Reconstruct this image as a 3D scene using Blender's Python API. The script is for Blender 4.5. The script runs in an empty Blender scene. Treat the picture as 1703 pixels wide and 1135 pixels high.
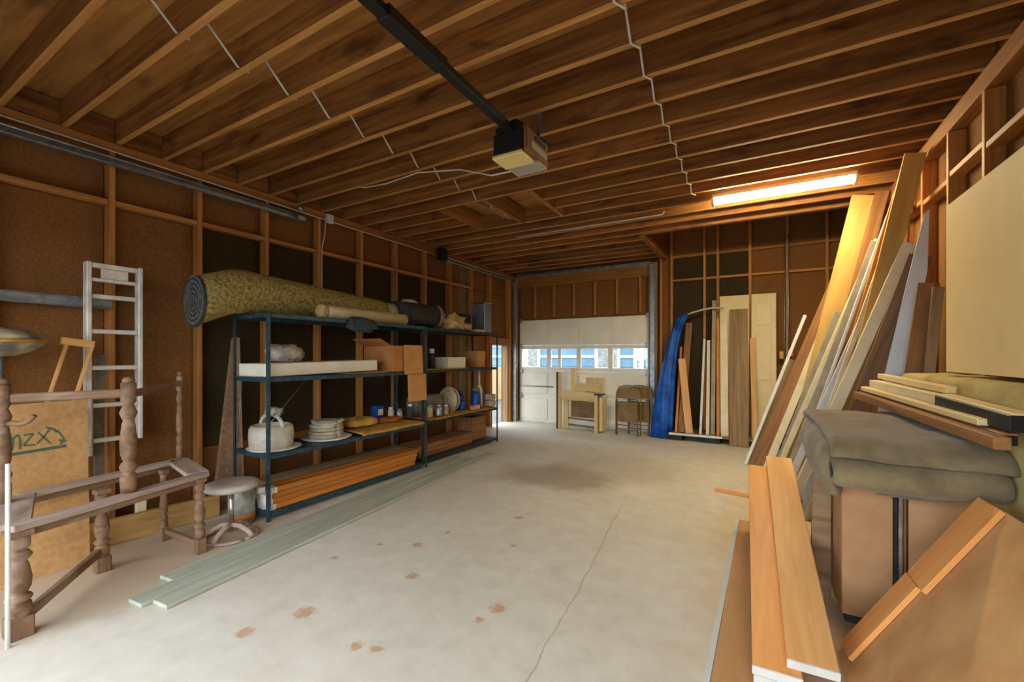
import bpy, bmesh, math, random
from mathutils import Vector, Matrix, noise

# ------------------------------------------------------------------ camera, sky, exposure
scn = bpy.context.scene
COL = scn.collection
cam_d = bpy.data.cameras.new('camera')
cam = bpy.data.objects.new('camera', cam_d)
COL.objects.link(cam)
cam.location = (0, 0, 1.35)
cam.rotation_euler = (math.radians(90), 0, math.radians(29.7))
cam_d.sensor_width = 36
cam_d.lens = 36 * 713 / 1703
cam_d.shift_y = 24.5 / 1703
cam_d.clip_start = 0.02
scn.camera = cam

world = bpy.data.worlds.new('world')
scn.world = world
world.use_nodes = True
wbg = world.node_tree.nodes['Background']
wbg.inputs[0].default_value = (0.86, 0.93, 1.0, 1)
wbg.inputs[1].default_value = 3.75

scn.view_settings.view_transform = 'Standard'
scn.view_settings.look = 'None'
scn.view_settings.exposure = 0.7
scn.view_settings.gamma = 1.0
scn.view_settings.use_curve_mapping = False
LAMP_STRENGTH = 84.0


def portal(name, loc, rot, sx, sy):
    l = bpy.data.lights.new(name, 'AREA')
    l.shape = 'RECTANGLE'
    l.size, l.size_y = sx, sy
    l.cycles.is_portal = True
    o = bpy.data.objects.new(name, l)
    o.location = loc
    o.rotation_euler = rot
    COL.objects.link(o)


portal('daylight_opening', (-1.55, -0.72, 1.1), (math.radians(90), 0, 0), 4.9, 2.2)
portal('daylight_side_door', (-4.6, 7.2, .8), (math.radians(90), 0, math.radians(-90)), .66, 1.5)
portal('daylight_door_glass', (-2.94, 7.9, 1.3), (math.radians(-90), 0, 0), 2.5, 0.5)

# ------------------------------------------------------------------ helpers
R = random.Random(7)
PM = {}


def lin(c):
    return tuple((v / 255 / 12.92) if v / 255 <= 0.04045 else ((v / 255 + 0.055) / 1.055) ** 2.4 for v in c)


def setp(o, parent):
    if parent is not None:
        o.parent = parent
        o.matrix_parent_inverse = PM.get(parent.name, Matrix.Identity(4)).inverted()


def tag(o, label=None, cat=None, group=None, kind=None):
    if label:
        o['label'] = label
    if cat:
        o['category'] = cat
    if group:
        o['group'] = group
    if kind:
        o['kind'] = kind
    return o


def empty(name, loc, label=None, cat=None, group=None, kind=None):
    o = bpy.data.objects.new(name, None)
    COL.objects.link(o)
    o.location = loc
    o.empty_display_size = 0.1
    PM[o.name] = Matrix.Translation(loc)
    return tag(o, label, cat, group, kind)


def link(name, me, mat, parent=None, mw=None, smooth=False):
    o = bpy.data.objects.new(name, me)
    COL.objects.link(o)
    if mat is not None and not me.materials:
        me.materials.append(mat)
    if smooth:
        for p in me.polygons:
            p.use_smooth = True
    if mw is not None:
        o.matrix_world = mw
        o.matrix_basis = mw
        PM[o.name] = mw.copy()
    setp(o, parent)
    return o


def meshof(name, v, f):
    me = bpy.data.meshes.new(name)
    me.from_pydata([tuple(p) for p in v], [], f)
    me.update()
    return me


BOXC = {}


def box_mesh(sx, sy, sz, bev=0.0):
    k = (round(sx, 4), round(sy, 4), round(sz, 4), bev)
    if k in BOXC:
        return BOXC[k].copy()
    bm = bmesh.new()
    bmesh.ops.create_cube(bm, size=1.0, matrix=Matrix.Diagonal((sx, sy, sz, 1)))
    if bev > 0:
        bmesh.ops.bevel(bm, geom=bm.edges[:], offset=min(bev, min(sx, sy, sz) * 0.3), segments=1, profile=0.5, affect='EDGES')
    me = bpy.data.meshes.new('box')
    bm.to_mesh(me)
    bm.free()
    BOXC[k] = me
    return me.copy()


def box(name, mat, lo, hi, parent=None, bev=0.003, rz=0.0):
    """axis-aligned box from lo to hi; local X is its longest axis so wood grain follows it"""
    c = [(a + b) / 2 for a, b in zip(lo, hi)]
    s = [abs(b - a) for a, b in zip(lo, hi)]
    ax = s.index(max(s))
    if ax == 0:
        rot = Matrix.Identity(4); d = (s[0], s[1], s[2])
    elif ax == 1:
        rot = Matrix.Rotation(math.pi / 2, 4, 'Z'); d = (s[1], s[0], s[2])
    else:
        rot = Matrix.Rotation(-math.pi / 2, 4, 'Y'); d = (s[2], s[1], s[0])
    mw = Matrix.Translation(c) @ Matrix.Rotation(rz, 4, 'Z') @ rot
    return link(name, box_mesh(*d, bev), mat, parent, mw)


def frame_from(p0, p1, wdir):
    p0, p1 = Vector(p0), Vector(p1)
    x = (p1 - p0).normalized()
    y = Vector(wdir)
    y = (y - x * y.dot(x)).normalized()
    z = x.cross(y)
    m = Matrix((x, y, z)).transposed().to_4x4()
    m.translation = (p0 + p1) / 2
    return m, (p1 - p0).length


def plank(name, mat, p0, p1, width, thick, wdir, parent=None, bev=0.003):
    """a board from p0 to p1 (centre line), its width along wdir"""
    m, L = frame_from(p0, p1, wdir)
    return link(name, box_mesh(L, width, thick, bev), mat, parent, m)


def prism(name, mat, pts, axis_dir, depth, parent=None, origin=(0, 0, 0), smooth=False, bev=0.0):
    """polygon given in world points, pushed by depth along axis_dir"""
    bm = bmesh.new()
    o = Vector(origin)
    d = Vector(axis_dir).normalized() * depth
    a = [bm.verts.new(Vector(p) - o) for p in pts]
    b = [bm.verts.new(Vector(p) + d - o) for p in pts]
    n = len(pts)
    bm.faces.new(a)
    bm.faces.new(b[::-1])
    for i in range(n):
        bm.faces.new((a[i], b[i], b[(i + 1) % n], a[(i + 1) % n]))
    bmesh.ops.recalc_face_normals(bm, faces=bm.faces[:])
    if bev:
        bmesh.ops.bevel(bm, geom=bm.edges[:], offset=bev, segments=1, affect='EDGES')
    me = bpy.data.meshes.new(name)
    bm.to_mesh(me)
    bm.free()
    return link(name, me, mat, parent, Matrix.Translation(o), smooth)


def rings_mesh(name, rings, closed_u=True, cap=True):
    v, f = [], []
    n = len(rings[0])
    for r in rings:
        v += [tuple(p) for p in r]
    m = n if closed_u else n - 1
    for i in range(len(rings) - 1):
        for j in range(m):
            a = i * n + j
            b = i * n + (j + 1) % n
            f.append((a, b, b + n, a + n))
    if cap:
        f.append(tuple(range(n))[::-1])
        f.append(tuple(range((len(rings) - 1) * n, len(rings) * n)))
    me = meshof(name, v, f)
    bm = bmesh.new()
    bm.from_mesh(me)
    bmesh.ops.recalc_face_normals(bm, faces=bm.faces[:])
    bm.to_mesh(me)
    bm.free()
    return me


def tube(name, mat, pts, r, parent=None, n=8, smooth=True):
    pts = [Vector(p) for p in pts]
    o = pts[0].copy()
    rr = r if isinstance(r, (list, tuple)) else [r] * len(pts)
    rings = []
    up = None
    for i, p in enumerate(pts):
        t = (pts[min(i + 1, len(pts) - 1)] - pts[max(i - 1, 0)]).normalized()
        if up is None:
            up = Vector((0, 0, 1)) if abs(t.z) < 0.9 else Vector((1, 0, 0))
        a = t.cross(up)
        if a.length < 1e-4:
            a = t.cross(Vector((0, 1, 0)))
        a.normalize()
        b = a.cross(t).normalized()
        up = b
        rings.append([p - o + (a * math.cos(k * 2 * math.pi / n) + b * math.sin(k * 2 * math.pi / n)) * rr[i] for k in range(n)])
    return link(name, rings_mesh(name, rings), mat, parent, Matrix.Translation(o), smooth)


def lathe(name, mat, prof, loc, parent=None, n=20, axis=(0, 0, 1), squash=(1, 1), smooth=True, cap=True):
    """prof: (radius, height) pairs revolved about axis at loc"""
    ax = Vector(axis).normalized()
    q = Vector((0, 0, 1)).rotation_difference(ax).to_matrix().to_4x4()
    rings = [[(r * math.cos(2 * math.pi * k / n) * squash[0], r * math.sin(2 * math.pi * k / n) * squash[1], h) for k in range(n)] for r, h in prof]
    o = link(name, rings_mesh(name, rings, cap=cap), mat, parent, Matrix.Translation(loc) @ q, False)
    if smooth:
        for p in o.data.polygons:
            p.use_smooth = len(p.vertices) == 4
    return o


def blob(name, mat, c, size, parent=None, amp=0.08, freq=2.5, seed=0, boxy=0.6, n=28, flat_bottom=True):
    """lumpy soft shape (bags, bundles)"""
    m = n // 2
    v, f = [], []
    sg = lambda x: math.copysign(abs(x) ** boxy, x)
    for i in range(m + 1):
        ph = -math.pi / 2 + math.pi * i / m
        for j in range(n):
            t = 2 * math.pi * j / n
            p = Vector((sg(math.cos(ph)) * sg(math.cos(t)), sg(math.cos(ph)) * sg(math.sin(t)), sg(math.sin(ph))))
            k = 1 + amp * 2 * noise.noise(p * freq + Vector((seed * 7.1, seed * 3.3, 0))) + amp * noise.noise(p * freq * 2.7 + Vector((seed, 5, 9)))
            q = Vector((p.x * size[0] / 2 * k, p.y * size[1] / 2 * k, p.z * size[2] / 2 * k))
            if flat_bottom:
                q.z = max(q.z, -size[2] / 2)
            v.append(q)
    for i in range(m):
        for j in range(n):
            f.append((i * n + j, i * n + (j + 1) % n, (i + 1) * n + (j + 1) % n, (i + 1) * n + j))
    me = meshof(name, v, f)
    bm = bmesh.new(); bm.from_mesh(me)
    bmesh.ops.remove_doubles(bm, verts=bm.verts[:], dist=1e-5)
    bmesh.ops.recalc_face_normals(bm, faces=bm.faces[:])
    bm.to_mesh(me); bm.free()
    return link(name, me, mat, parent, Matrix.Translation(c), True)


def ribbon(name, mat, path, thick, ext0, ext1, plane='xz', parent=None, amp=0.01, nseg=24, seed=0, origin=(0, 0, 0)):
    """a thick cloth whose cross-section follows path (in plane) and which is carried along the third axis"""
    P = [Vector((a, b)) for a, b in path]
    for _ in range(2):  # chaikin smoothing keeps the ends
        Q = [P[0]]
        for a, b in zip(P, P[1:]):
            Q += [a * 0.75 + b * 0.25, a * 0.25 + b * 0.75]
        P = Q + [P[-1]]
    out = []
    n = len(P)
    nor = []
    for i in range(n):
        t = (P[min(i + 1, n - 1)] - P[max(i - 1, 0)]).normalized()
        nor.append(Vector((-t.y, t.x)))
    loop = [P[i] + nor[i] * thick / 2 for i in range(n)] + [P[i] - nor[i] * thick / 2 for i in reversed(range(n))]
    rings = []
    o = Vector(origin)
    for k in range(nseg + 1):
        s = ext0 + (ext1 - ext0) * k / nseg
        sh = 0.35 * thick if k in (0, nseg) else 0
        ring = []
        for i, p in enumerate(loop):
            idx = i if i < n else 2 * n - 1 - i
            pc = P[idx]
            pp = p + (pc - p) * (0.7 if sh else 0)
            w = noise.noise(Vector((pc.x * 3.2, pc.y * 3.2, s * 2.6 + seed))) * amp + noise.noise(Vector((pc.x * 9, pc.y * 9, s * 7 + seed))) * amp * 0.4
            u = noise.noise(Vector((pc.x * 3 + 9, pc.y * 3, s * 2.2 - seed))) * amp
            a, b = pp.x + u, pp.y + w
            ring.append((Vector((a, s, b)) if plane == 'xz' else Vector((s, a, b))) - o)
        rings.append(ring)
    return link(name, rings_mesh(name, rings), mat, parent, Matrix.Translation(o), True)


# ------------------------------------------------------------------ materials
def nodes_of(name):
    m = bpy.data.materials.new(name)
    m.use_nodes = True
    nt = m.node_tree
    b = nt.nodes['Principled BSDF']
    return m, nt, b


def nn(nt, t, **kw):
    n = nt.nodes.new(t)
    for k, v in kw.items():
        setattr(n, k, v)
    return n


def ramp(nt, fac, stops):
    r = nn(nt, 'ShaderNodeValToRGB')
    e = r.color_ramp.elements
    while len(e) < len(stops):
        e.new(0.5)
    for k, (p, c) in zip(e, stops):
        k.position = p
        k.color = (*c, 1)
    nt.links.new(fac, r.inputs[0])
    return r.outputs[0]


def mixc(nt, fac, a, b, mode='MIX'):
    m = nn(nt, 'ShaderNodeMix', data_type='RGBA', blend_type=mode)
    for s, v in ((m.inputs[0], fac), (m.inputs[6], a), (m.inputs[7], b)):
        if hasattr(v, 'node'):
            nt.links.new(v, s)
        elif isinstance(v, (int, float)):
            s.default_value = v
        else:
            s.default_value = (*v, 1)
    return m.outputs[2]


def obj_coords(nt, scale, rand=True):
    tc = nn(nt, 'ShaderNodeTexCoord')
    mp = nn(nt, 'ShaderNodeMapping')
    mp.inputs['Scale'].default_value = scale
    src = tc.outputs['Object']
    if rand:
        oi = nn(nt, 'ShaderNodeObjectInfo')
        mul = nn(nt, 'ShaderNodeVectorMath', operation='SCALE')
        mul.inputs[0].default_value = (13.7, 5.3, 9.1)
        nt.links.new(oi.outputs['Random'], mul.inputs['Scale'])
        add = nn(nt, 'ShaderNodeVectorMath', operation='ADD')
        nt.links.new(src, add.inputs[0])
        nt.links.new(mul.outputs[0], add.inputs[1])
        src = add.outputs[0]
    nt.links.new(src, mp.inputs[0])
    return mp.outputs[0], src


def noise_n(nt, vec, scale, detail=4, rough=0.55, dist=0.0):
    n = nn(nt, 'ShaderNodeTexNoise')
    n.inputs['Scale'].default_value = scale
    n.inputs['Detail'].default_value = detail
    n.inputs['Roughness'].default_value = rough
    n.inputs['Distortion'].default_value = dist
    nt.links.new(vec, n.inputs['Vector'])
    return n.outputs['Fac']


def bumpit(nt, b, h, strength, dist=0.01):
    bp = nn(nt, 'ShaderNodeBump')
    bp.inputs['Strength'].default_value = strength
    bp.inputs['Distance'].default_value = dist
    nt.links.new(h, bp.inputs['Height'])
    nt.links.new(bp.outputs[0], b.inputs['Normal'])


def wood(name, dark, light, stain=None, rough=0.62, vary=0.18, grain=26, bump=0.25, stain_lo=0.56):
    m, nt, b = nodes_of(name)
    v, raw = obj_coords(nt, (1.1, grain, grain))
    g = noise_n(nt, v, 1.0, 5, 0.6, 0.6)
    mp2 = nn(nt, 'ShaderNodeMapping')
    mp2.inputs['Scale'].default_value = (2.0, 6, 6)
    nt.links.new(raw, mp2.inputs[0])
    g2 = noise_n(nt, mp2.outputs[0], 1.0, 3, 0.6, 0.3)
    c = ramp(nt, g, [(0.3, lin(dark)), (0.72, lin(light))])
    if stain:
        f = nn(nt, 'ShaderNodeMapRange')
        f.inputs[1].default_value = stain_lo
        f.inputs[2].default_value = stain_lo + 0.16
        f.inputs[4].default_value = 0.8
        nt.links.new(g2, f.inputs[0])
        c = mixc(nt, f.outputs[0], c, lin(stain))
    oi = nn(nt, 'ShaderNodeObjectInfo')
    mr = nn(nt, 'ShaderNodeMapRange')
    mr.inputs[3].default_value = 1 - vary
    mr.inputs[4].default_value = 1 + vary
    nt.links.new(oi.outputs['Random'], mr.inputs[0])
    hsv = nn(nt, 'ShaderNodeHueSaturation')
    nt.links.new(c, hsv.inputs['Color'])
    nt.links.new(mr.outputs[0], hsv.inputs['Value'])
    nt.links.new(hsv.outputs[0], b.inputs['Base Color'])
    b.inputs['Roughness'].default_value = rough
    b.inputs['Specular IOR Level'].default_value = 0.3
    bumpit(nt, b, g, bump, 0.004)
    return m


def plain(name, c1, c2=None, scale=8, rough=0.6, metal=0.0, bump=0.0, bscale=None, spec=0.4, detail=4, sheen=0.0, lo=0.35, hi=0.68):
    m, nt, b = nodes_of(name)
    v, _ = obj_coords(nt, (1, 1, 1))
    f = noise_n(nt, v, scale, detail, 0.6)
    c2 = c2 or tuple(max(0, x * 0.85) for x in c1)
    nt.links.new(ramp(nt, f, [(lo, lin(c2)), (hi, lin(c1))]), b.inputs['Base Color'])
    b.inputs['Roughness'].default_value = rough
    b.inputs['Metallic'].default_value = metal
    b.inputs['Specular IOR Level'].default_value = spec
    if sheen:
        b.inputs['Sheen Weight'].default_value = sheen
    if bump:
        bumpit(nt, b, noise_n(nt, v, bscale or scale * 6, 3, 0.6), bump, 0.006)
    return m


def emit(name, col, strength):
    m, nt, b = nodes_of(name)
    b.inputs['Base Color'].default_value = (*col, 1)
    b.inputs['Emission Color'].default_value = (*col, 1)
    b.inputs['Emission Strength'].default_value = strength
    return m


M = {}
M['joist'] = wood('joist_lumber', (104, 64, 26), (172, 114, 56), (70, 38, 14), rough=0.6, vary=0.2, grain=20, stain_lo=0.56)
M['joist_edge_lit'] = wood('bounce_lit_joist_edge', (158, 106, 52), (206, 152, 88), rough=0.6, vary=0.1, grain=20)  # joist wood made paler, floor bounce light put into its colour
M['stud'] = wood('stud_lumber', (158, 102, 46), (200, 140, 74), rough=0.6, vary=0.1)
M['plate'] = wood('plate_lumber', (126, 80, 36), (172, 116, 60), rough=0.65, vary=0.1)
M['ply'] = wood('ceiling_plywood', (136, 88, 38), (186, 132, 68), (100, 60, 26), rough=0.7, vary=0.04, grain=14)
M['fibre'] = plain('brown_fibreboard', (140, 96, 52), (118, 78, 40), scale=60, rough=0.85, bump=0.25, bscale=220, spec=0.15)
M['felt'] = plain('black_felt_paper', (70, 58, 36), (56, 46, 28), scale=40, rough=0.9, bump=0.2, bscale=160, spec=0.15)
M['greypaper'] = plain('grey_building_paper', (128, 112, 80), (110, 94, 66), scale=9, rough=0.85)
M['galv'] = plain('galvanised_steel', (168, 176, 182), (128, 138, 146), scale=14, rough=0.42, metal=0.75, spec=0.5)
M['darkmetal'] = plain('dark_steel', (58, 58, 58), (40, 40, 40), scale=14, rough=0.5, metal=0.6)
M['whitepaint'] = plain('white_door_paint', (246, 242, 228), (236, 231, 214), scale=3, rough=0.5)
M['aluminium'] = plain('worn_white_aluminium', (232, 228, 218), (200, 196, 186), scale=9, rough=0.45, metal=0.15)
M['shelfblue'] = plain('blue_grey_shelf_steel', (62, 92, 104), (38, 58, 68), scale=18, rough=0.5, metal=0.35)
M['shelfdark'] = plain('dark_shelf_steel', (56, 68, 70), (40, 48, 50), scale=18, rough=0.5, metal=0.35)
M['plank_dk'] = wood('grey_brown_plank', (112, 82, 58), (146, 112, 84), rough=0.7, vary=0.05)
M['tanpanel'] = wood('tan_floor_panel', (176, 132, 86), (206, 164, 116), rough=0.7, vary=0.05, grain=8)
M['particle'] = plain('stained_particle_board', (212, 168, 112), (172, 124, 78), scale=2.2, rough=0.75, bump=0.15, bscale=200, spec=0.2, detail=7)
M['sage'] = wood('sage_painted_board', (160, 166, 150), (188, 192, 176), rough=0.55, vary=0.03, grain=12, bump=0.1)
M['turned'] = wood('dusty_brown_wood', (100, 74, 52), (148, 116, 88), (166, 146, 128), rough=0.7, vary=0.05, grain=18)
M['turneddust'] = wood('dust_covered_wood', (150, 128, 112), (190, 172, 160), (128, 96, 70), rough=0.8, vary=0.04, grain=10)
M['hardboard'] = plain('tan_hardboard', (208, 164, 110), (190, 144, 92), scale=26, rough=0.75, bump=0.15, bscale=200, spec=0.2)
M['hardboard_dk'] = plain('brown_hardboard', (184, 140, 98), (164, 122, 82), scale=5, rough=0.6, bump=0.1, bscale=160, spec=0.3)
M['ink'] = plain('green_marker', (74, 104, 82), (92, 116, 92), scale=20, rough=0.8)
M['pine'] = wood('pine_lumber', (208, 150, 84), (236, 186, 124), rough=0.55, vary=0.06, grain=12, bump=0.08)
M['pine_or'] = wood('orange_pine_lumber', (212, 140, 72), (238, 172, 100), rough=0.5, vary=0.05, grain=12, bump=0.08)
M['yellowply'] = wood('yellow_board', (180, 142, 70), (210, 172, 98), rough=0.55, vary=0.05, grain=8, bump=0.05)
M['brownboard'] = wood('brown_stained_board', (112, 76, 42), (164, 116, 70), rough=0.5, vary=0.12, grain=20)
M['oldboard'] = wood('weathered_board', (120, 96, 66), (164, 136, 98), rough=0.7, vary=0.12, grain=18)
M['cream'] = plain('cream_painted_trim', (232, 220, 184), (216, 200, 160), scale=5, rough=0.5)
M['whitetrim'] = plain('white_painted_trim', (228, 228, 222), (204, 204, 200), scale=5, rough=0.45)
M['bluewhite'] = plain('pale_blue_white_laminate', (214, 220, 220), (192, 202, 204), scale=3, rough=0.4)
M['greytrim'] = plain('grey_painted_trim', (168, 160, 140), (140, 132, 114), scale=6, rough=0.55)
M['orangewood'] = wood('orange_stained_trim', (190, 112, 30), (226, 152, 58), rough=0.4, vary=0.04, grain=18)
M['panel'] = plain('beige_wall_panel', (230, 204, 150), (222, 194, 138), scale=2.5, rough=0.7, spec=0.2)
M['carpet'] = plain('olive_shag_carpet', (180, 160, 98), (104, 90, 48), scale=46, rough=0.95, bump=1.0, bscale=80, spec=0.05, detail=6)
M['carpetback'] = plain('grey_carpet_backing', (112, 112, 104), (76, 78, 76), scale=20, rough=0.9, spec=0.1)
M['offwhite'] = plain('off_white_roll', (206, 192, 160), (188, 172, 140), scale=6, rough=0.8, spec=0.15)
M['whitebox'] = plain('white_cardboard', (232, 226, 206), (216, 208, 184), scale=5, rough=0.7, spec=0.2)
M['cardboard'] = plain('brown_cardboard', (182, 124, 72), (166, 110, 60), scale=6, rough=0.8, spec=0.15)
M['cardlight'] = plain('light_cardboard', (200, 146, 92), (186, 132, 78), scale=6, rough=0.8, spec=0.15)
M['plasticbag'] = plain('grey_plastic_bag', (188, 180, 166), (140, 132, 120), scale=9, rough=0.35, bump=0.3, bscale=14)
M['whiteplastic'] = plain('grubby_white_plastic', (208, 202, 184), (176, 168, 148), scale=8, rough=0.5)
M['greyfoam'] = plain('grey_white_foam', (186, 178, 156), (152, 142, 120), scale=10, rough=0.8)
M['mustard'] = plain('mustard_cloth', (206, 164, 82), (170, 122, 52), scale=9, rough=0.9, bump=0.4, bscale=26, spec=0.1)
M['rust'] = plain('rust_orange_cloth', (186, 112, 44), (140, 78, 26), scale=9, rough=0.9, bump=0.4, bscale=20, spec=0.1)
M['blue'] = plain('blue_plastic', (24, 84, 176), (14, 58, 132), scale=6, rough=0.4)
M['bluetarp'] = plain('blue_tarp', (22, 104, 208), (8, 60, 150), scale=6, rough=0.45, bump=0.4, bscale=9)
M['bluemesh'] = plain('blue_grey_netting', (64, 78, 84), (34, 44, 50), scale=60, rough=0.9, bump=0.8, bscale=120)
M['greymat'] = plain('grey_foam_mat', (132, 126, 112), (96, 90, 78), scale=12, rough=0.8)
M['darkmat'] = plain('charcoal_mat', (62, 64, 60), (42, 44, 42), scale=12, rough=0.85)
M['burlap'] = plain('cream_canvas', (212, 188, 134), (170, 144, 92), scale=10, rough=0.9, bump=0.5, bscale=24)
M['plywoodstack'] = wood('stained_plank', (150, 88, 30), (206, 134, 62), rough=0.5, vary=0.16, grain=22)
M['sheetgrey'] = wood('dusty_sheet', (136, 112, 84), (170, 148, 118), rough=0.8, vary=0.05, grain=8)
M['endpaper'] = plain('white_end_label', (230, 224, 216), (186, 120, 96), scale=30, rough=0.6, lo=0.32, hi=0.44)
M['glassjar'] = plain('clouded_glass', (168, 168, 160), (120, 118, 108), scale=10, rough=0.2)
M['redlabel'] = plain('red_label', (196, 74, 54), (220, 196, 180), scale=12, rough=0.5)
M['black'] = plain('black_plastic', (26, 24, 22), (18, 17, 16), scale=10, rough=0.55)
M['blackpaint'] = plain('black_painted_end', (22, 26, 28), (16, 18, 20), scale=10, rough=0.45)
M['openerlens'] = plain('cream_lamp_lens', (236, 214, 142), (226, 200, 124), scale=4, rough=0.4)
M['openergrey'] = plain('grey_enamel', (172, 168, 156), (158, 154, 142), scale=5, rough=0.45)
M['openerbrown'] = plain('bronze_enamel', (130, 88, 48), (110, 72, 38), scale=5, rough=0.45)
M['cable'] = plain('white_cable', (226, 222, 210), (206, 200, 186), scale=9, rough=0.5)
M['blanket'] = plain('grey_brown_blanket', (142, 126, 94), (114, 100, 74), scale=7, rough=0.95, bump=0.35, bscale=150, spec=0.08, sheen=0.2)
M['olivetarp'] = plain('olive_canvas', (198, 178, 120), (166, 148, 96), scale=5, rough=0.9, bump=0.25, bscale=60, spec=0.1)
M['chrome'] = plain('dull_chrome', (210, 208, 204), (150, 148, 144), scale=10, rough=0.25, metal=0.9)
M['chairbrown'] = plain('brown_enamel_steel', (146, 118, 74), (118, 92, 54), scale=6, rough=0.5, metal=0.1)
M['creamwood'] = wood('cream_wood', (214, 186, 126), (236, 214, 162), rough=0.55, vary=0.05, grain=8, bump=0.05)
M['stoolvinyl'] = plain('dusty_grey_vinyl', (188, 180, 168), (162, 154, 142), scale=6, rough=0.6)
M['shadeglass'] = plain('marbled_glass_shade', (214, 200, 160), (104, 98, 88), scale=7, rough=0.3, detail=6)
M['gold'] = plain('gold_band', (206, 160, 70), (176, 130, 52), scale=10, rough=0.4, metal=0.4)
M['doorcream'] = plain('cream_door_paint', (232, 214, 166), (222, 202, 152), scale=3, rough=0.55)
M['dirtsill'] = wood('dirty_beam', (150, 112, 58), (196, 154, 92), (120, 92, 60), rough=0.8, vary=0.04, grain=12)
M['asphalt'] = plain('driveway', (124, 122, 117), (106, 104, 100), scale=3, rough=0.9)
M['siding'] = plain('blue_siding_paint', (116, 146, 164), (104, 134, 152), scale=2, rough=0.7)
M['fence'] = plain('tan_fence_paint', (214, 186, 140), (200, 170, 124), scale=2, rough=0.7)
M['tube'] = emit('fluorescent_tube', (1.0, 0.82, 0.48), LAMP_STRENGTH)
M['fixture'] = plain('white_enamel', (226, 216, 190), (214, 204, 178), scale=4, rough=0.5)


def glass_mat():
    m, nt, b = nodes_of('window_glass')
    out = nt.nodes['Material Output']
    tr = nn(nt, 'ShaderNodeBsdfTransparent')
    tr.inputs[0].default_value = (0.93, 0.97, 1, 1)
    gl = nn(nt, 'ShaderNodeBsdfGlossy')
    gl.inputs['Roughness'].default_value = 0.03
    mx = nn(nt, 'ShaderNodeMixShader')
    mx.inputs[0].default_value = 0.07
    nt.links.new(tr.outputs[0], mx.inputs[1])
    nt.links.new(gl.outputs[0], mx.inputs[2])
    nt.links.new(mx.outputs[0], out.inputs[0])
    return m


M['glass'] = glass_mat()


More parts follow.
